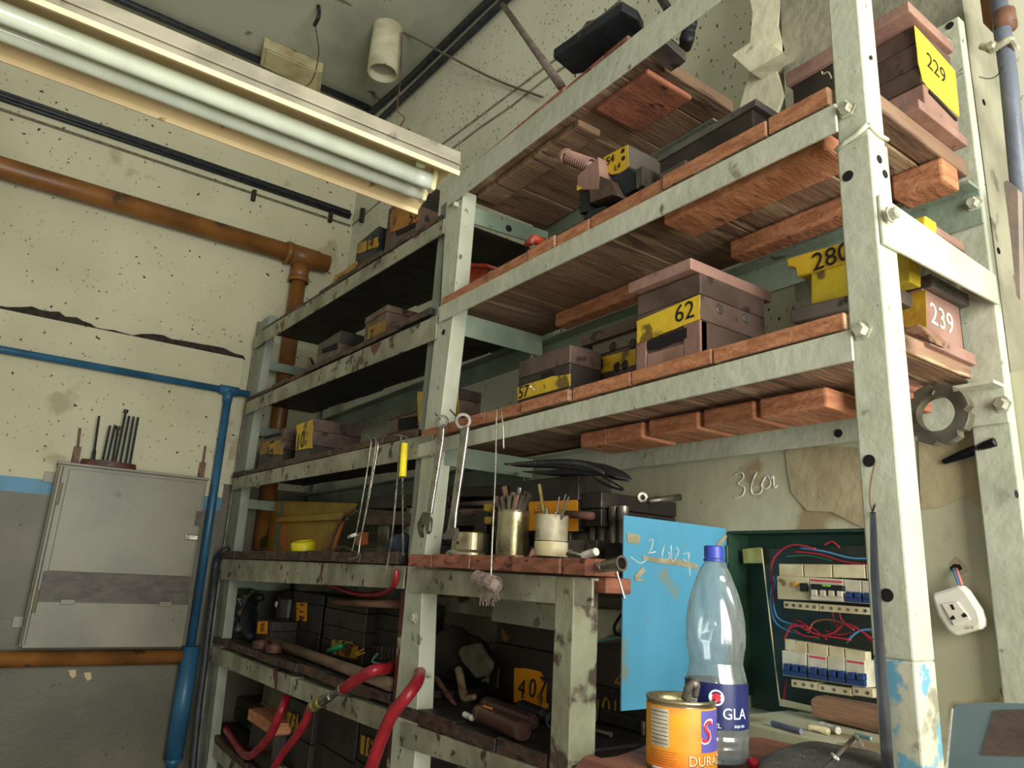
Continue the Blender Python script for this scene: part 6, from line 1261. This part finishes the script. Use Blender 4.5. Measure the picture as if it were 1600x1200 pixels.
arcpatch(KX, KY, rk, 0, 2*math.pi, zk0, zk1, LBL, 'label', t, 64)
def kz(py): return P(1064, py, 'y', KY-kr*.8).z
k_h = zk1-zk0
arcpatch(KX, KY, rk+.0004, ak-.98, ak-.34, zk1-.052, zk1-.003, mat('label_grey_table', (206, 198, 172), (176, 168, 142), 40, rough=.5, bump=0), 'label_table', t, 12)
for k in range(9): arcpatch(KX, KY, rk+.0008, ak-.95, ak-.37, zk1-.008-k*.005, zk1-.0072-k*.005, INK if k % 3 == 0 else DULL, 'table_line', t, 10)
VIO = mat('violet_blue_print', (92, 84, 160), rough=.4, bump=0)
arcpatch(KX, KY, rk+.0004, ak+.58, ak+1.6, zk1-.055, zk1-.002, VIO, 'logo_field', t, 16)
curve_text('S', .046, KX, KY, rk+.0007, ak+.70, zk1-.030, LW, t, 'logo_outline', .25); curve_text('S', .040, KX, KY, rk+.0012, ak+.70, zk1-.030, mat('logo_red', (204, 50, 52), rough=.4, bump=0), t, 'logo_letter', .25)
0 and curve_text('&P', .040, KX, KY, rk+.0012, ak+1.30, zk1-.030, mat('logo_red2', (204, 50, 52), rough=.4, bump=0), t, 'logo_letter', .1)
curve_text('DURAZ', .0175, KX, KY, rk+.0008, ak+.78, zk1-.066, mat('pale_print', (244, 214, 170), rough=.4, bump=0), t, 'label_text', 0); curve_text('DURAZ', .0175, KX, KY, rk+.0004, ak+.80, zk1-.0672, mat('brown_print', (130, 60, 30), rough=.4, bump=0), t, 'label_text_shadow', 0)
for k in range(6): arcpatch(KX, KY, rk+.0005, ak-1.0, ak-.1-.05*(k % 3), zk1-.0575-k*.0032, zk1-.0568-k*.0032, mat('brown_small_print', (176, 96, 40), rough=.5, bump=0) if k == 0 else bpy.data.materials['brown_small_print'], 'printed_line', t, 12)
arcpatch(KX, KY, rk+.0003, ak-.4, ak+1.5, zk1-.084, zk1-.078, mat('teal_print', (110, 160, 158), rough=.4, bump=0), 'teal_band', t, 20)
arcpatch(KX, KY, rk+.0005, ak-.9, ak-.42, zk1-.107, zk1-.078, LW, 'barcode_field', t, 10)
for k in range(8): arcpatch(KX, KY, rk+.0009, ak-.87, ak-.46, zk1-.082-k*.0031, zk1-.0806-k*.0031, INK, 'barcode_bar', t, 8)
for a_, w_, z_ in ((.05, .26, .10), (.65, .3, .095), (1.2, .3, .1)):
    curve_disc(.0001, .017, KX, KY, rk, ak+a_, zk1-z_, mat('peach_print', (244, 190, 80), (232, 120, 50), 60, rough=.4, bump=0), t, 'peach_picture', .0006)
lp_ = [CAM+ray(1068, 1092)*1.03, CAM+ray(1076, 1075)*1.03, CAM+ray(1084, 1067)*1.03, CAM+ray(1088, 1072)*1.03, CAM+ray(1086, 1088)*1.03]
tag(obj('spoon_handle', tb(cat(lp_, 4), [.004]*3+[.006]*10+[.005]*4, 8), DIEG, smooth=True), 'bent dark metal handle sticking out of the fruit can', 'handle')
b = B(); lathe(b, [(0, 0), (kr*.95, 0)], (KX, KY, KZ-.012), n=40); obj('can_lid', b, TIN, t)
# cloth, clip rod and small things on the sill
def zc_(a): return [P(*p, 'z', a) for p in ((1181, 1192), (1186, 1180), (1200, 1168), (1222, 1160), (1246, 1155), (1275, 1153), (1305, 1155), (1340, 1162), (1372, 1170), (1400, 1180), (1420, 1260), (1180, 1260))]
cl_t = empty('folded_cloth', P(1290, 1180, 'z', 1.27), 'folded dark grey felt cloth on the bench right of the water bottle', 'cloth')
b = B(); base_ = [p-Vector((0, 0, .018)) for p in zc_(1.281)]; n = len(base_); cen = sum(base_, Vector())/n
rings = []
for f_, dz in ((1.0, -.011), (1.02, .0), (.99, .010), (.9, .016), (.7, .018), (.4, .019)):
    rings.append([b.verts.new(cen + (p-cen)*f_ + Vector((0, 0, dz+.002*math.sin(i*1.7)))) for i, p in enumerate(base_)])
for r0, r1 in zip(rings, rings[1:]):
    for k in range(n): b.faces.new((r0[k], r0[(k+1) % n], r1[(k+1) % n], r1[k]))
b.faces.new(rings[-1]); b.faces.new(rings[0][::-1])
o = obj('upper_fold', b, CLOTH, cl_t, smooth=True); o.modifiers.new('s', 'SUBSURF').levels = 2; o.modifiers['s'].render_levels = 2
b = B(); tube(b, cat([P(1192, 1197, 'z', 1.262), P(1215, 1189, 'z', 1.272), P(1240, 1193, 'z', 1.266), P(1262, 1204, 'z', 1.26)], 5), .010, 12); obj('front_roll', b, CLOTH, cl_t, smooth=True)
t = empty('scribing_rod', P(1310, 1178, 'z', 1.30), 'thin dark rod with white tie and bright hooked tip on the grey cloth', 'rod')
obj('rod_body', tb([P(1282, 1208, 'z', 1.292), P(1334, 1153, 'z', 1.30)], .0028, 8), DIEG, t)
obj('white_tie', tb(cat([P(1300, 1178, 'z', 1.298), P(1305, 1183, 'z', 1.303), P(1309, 1186, 'z', 1.298)], 4), .002, 8), CHALK, t)
obj('bright_tip', tb(cat([P(1332, 1152, 'z', 1.30), P(1337, 1151, 'z', 1.302), P(1344, 1160, 'z', 1.30), P(1347, 1167, 'z', 1.295)], 4), .0032, 8), CHALK, t, smooth=True)
lump('red_plastic_bead', 'small shiny red plastic bead on the bench at the left corner of the grey cloth', 'bead', P(1178, 1194, 'z', 1.256).x, P(1178, 1194, 'z', 1.256).y, 1.2505, .011, .009, .008, mat('shiny_red_plastic', (196, 36, 60), rough=.15, bump=0), 3, .1, 3)
ZS = 1.2625
tag(obj('marker_pen', tb([P(1207, 1130, 'z', ZS+.005), P(1252, 1143, 'z', ZS+.005)], .0048, 10), mat('blue_grey_pen', (92, 96, 128), (120, 122, 138), 20, rough=.4)), 'blue-grey flat pen lying on the sill under the breakers', 'pen')
tag(obj('clear_tube', tb([P(1262, 1136, 'z', ZS+.006), P(1272, 1137, 'z', ZS+.006), P(1294, 1143, 'z', ZS+.006)], [.006, .0055, .006], 12), mat('cloudy_ivory', (196, 186, 146), (160, 150, 116), 40, rough=.2), smooth=True), 'cloudy ivory tube lying next to the chalk on the sill', 'tube')
tag(obj('chalk_stick', tb([P(1283, 1133, 'z', ZS+.0065), P(1310, 1142, 'z', ZS+.0065)], .0062, 14), CHALK, bev=.001), 'thick white chalk stick on the sill in front of the wood block', 'chalk')
tag(obj('chalk_sliver', tb([P(1337, 1147, 'z', ZS+.003), P(1361, 1154, 'z', ZS+.003)], .0028, 8), TEAL), 'small pale sliver on the sill beside the right post', 'chalk')
c1_ = P(1203, 1124, 'z', ZS); b = B(); prism(b, [P(*p, 'y', 1.40) for p in ((1203, 1112), (1243, 1109), (1247, 1126), (1206, 1129))], (0, .012, 0)); tag(obj('dark_bracket', b, mat('olive_dark_metal', (62, 62, 48), (46, 46, 38), 20, rough=.35, metal=.4), bev=.003), 'small dark olive metal bracket on the sill in the enclosure corner', 'bracket')
wb0 = P(1268, 1122, 'z', ZS); b = B(); yw = 1.345
wbp = [P(*p, 'y', yw) for p in ((1266, 1094), (1274, 1088), (1378, 1106), (1384, 1150), (1269, 1120))]; dzw = max(0, ZS-min(p.z for p in wbp))+.0005
prism(b, [p+Vector((0, 0, dzw)) for p in wbp], (0, .035, 0)); tag(obj('wood_block', b, WOODB, bev=.002), 'weathered wooden block propped under the breakers beside the right post', 'wood block')
# leaning sheet at the lower right corner
t = empty('plastic_guard', P(1540, 1190, 'y', .80), 'blue-grey scratched guard sheet at the lower right corner, under the wall socket', 'guard')
gy = .80
b = B(); prism(b, [P(*p, 'y', gy) for p in ((1489, 1104), (1494, 1100), (1553, 1098), (1620, 1100), (1620, 1260), (1474, 1260), (1481, 1180))], (0, .004, 0)); obj('guard_sheet', b, SHEET, t, bev=.001)
b = B(); prism(b, [P(*p, 'y', gy-.001) for p in ((1486, 1108), (1488.5, 1107), (1479, 1210), (1476, 1210))], (0, .003, 0)); obj('pale_edge', b, CHALK, t)
b = B(); prism(b, [P(*p, 'y', gy-.001) for p in ((1553, 1110), (1620, 1108), (1620, 1183), (1532, 1180))], (0, .001, 0)); obj('brown_panel', b, mat('brown_grey_film', (104, 88, 78), (76, 66, 62), 5, .4, .6, rough=.3, st=(1, 1, 4)), t)
bpy.context.view_layer.update()
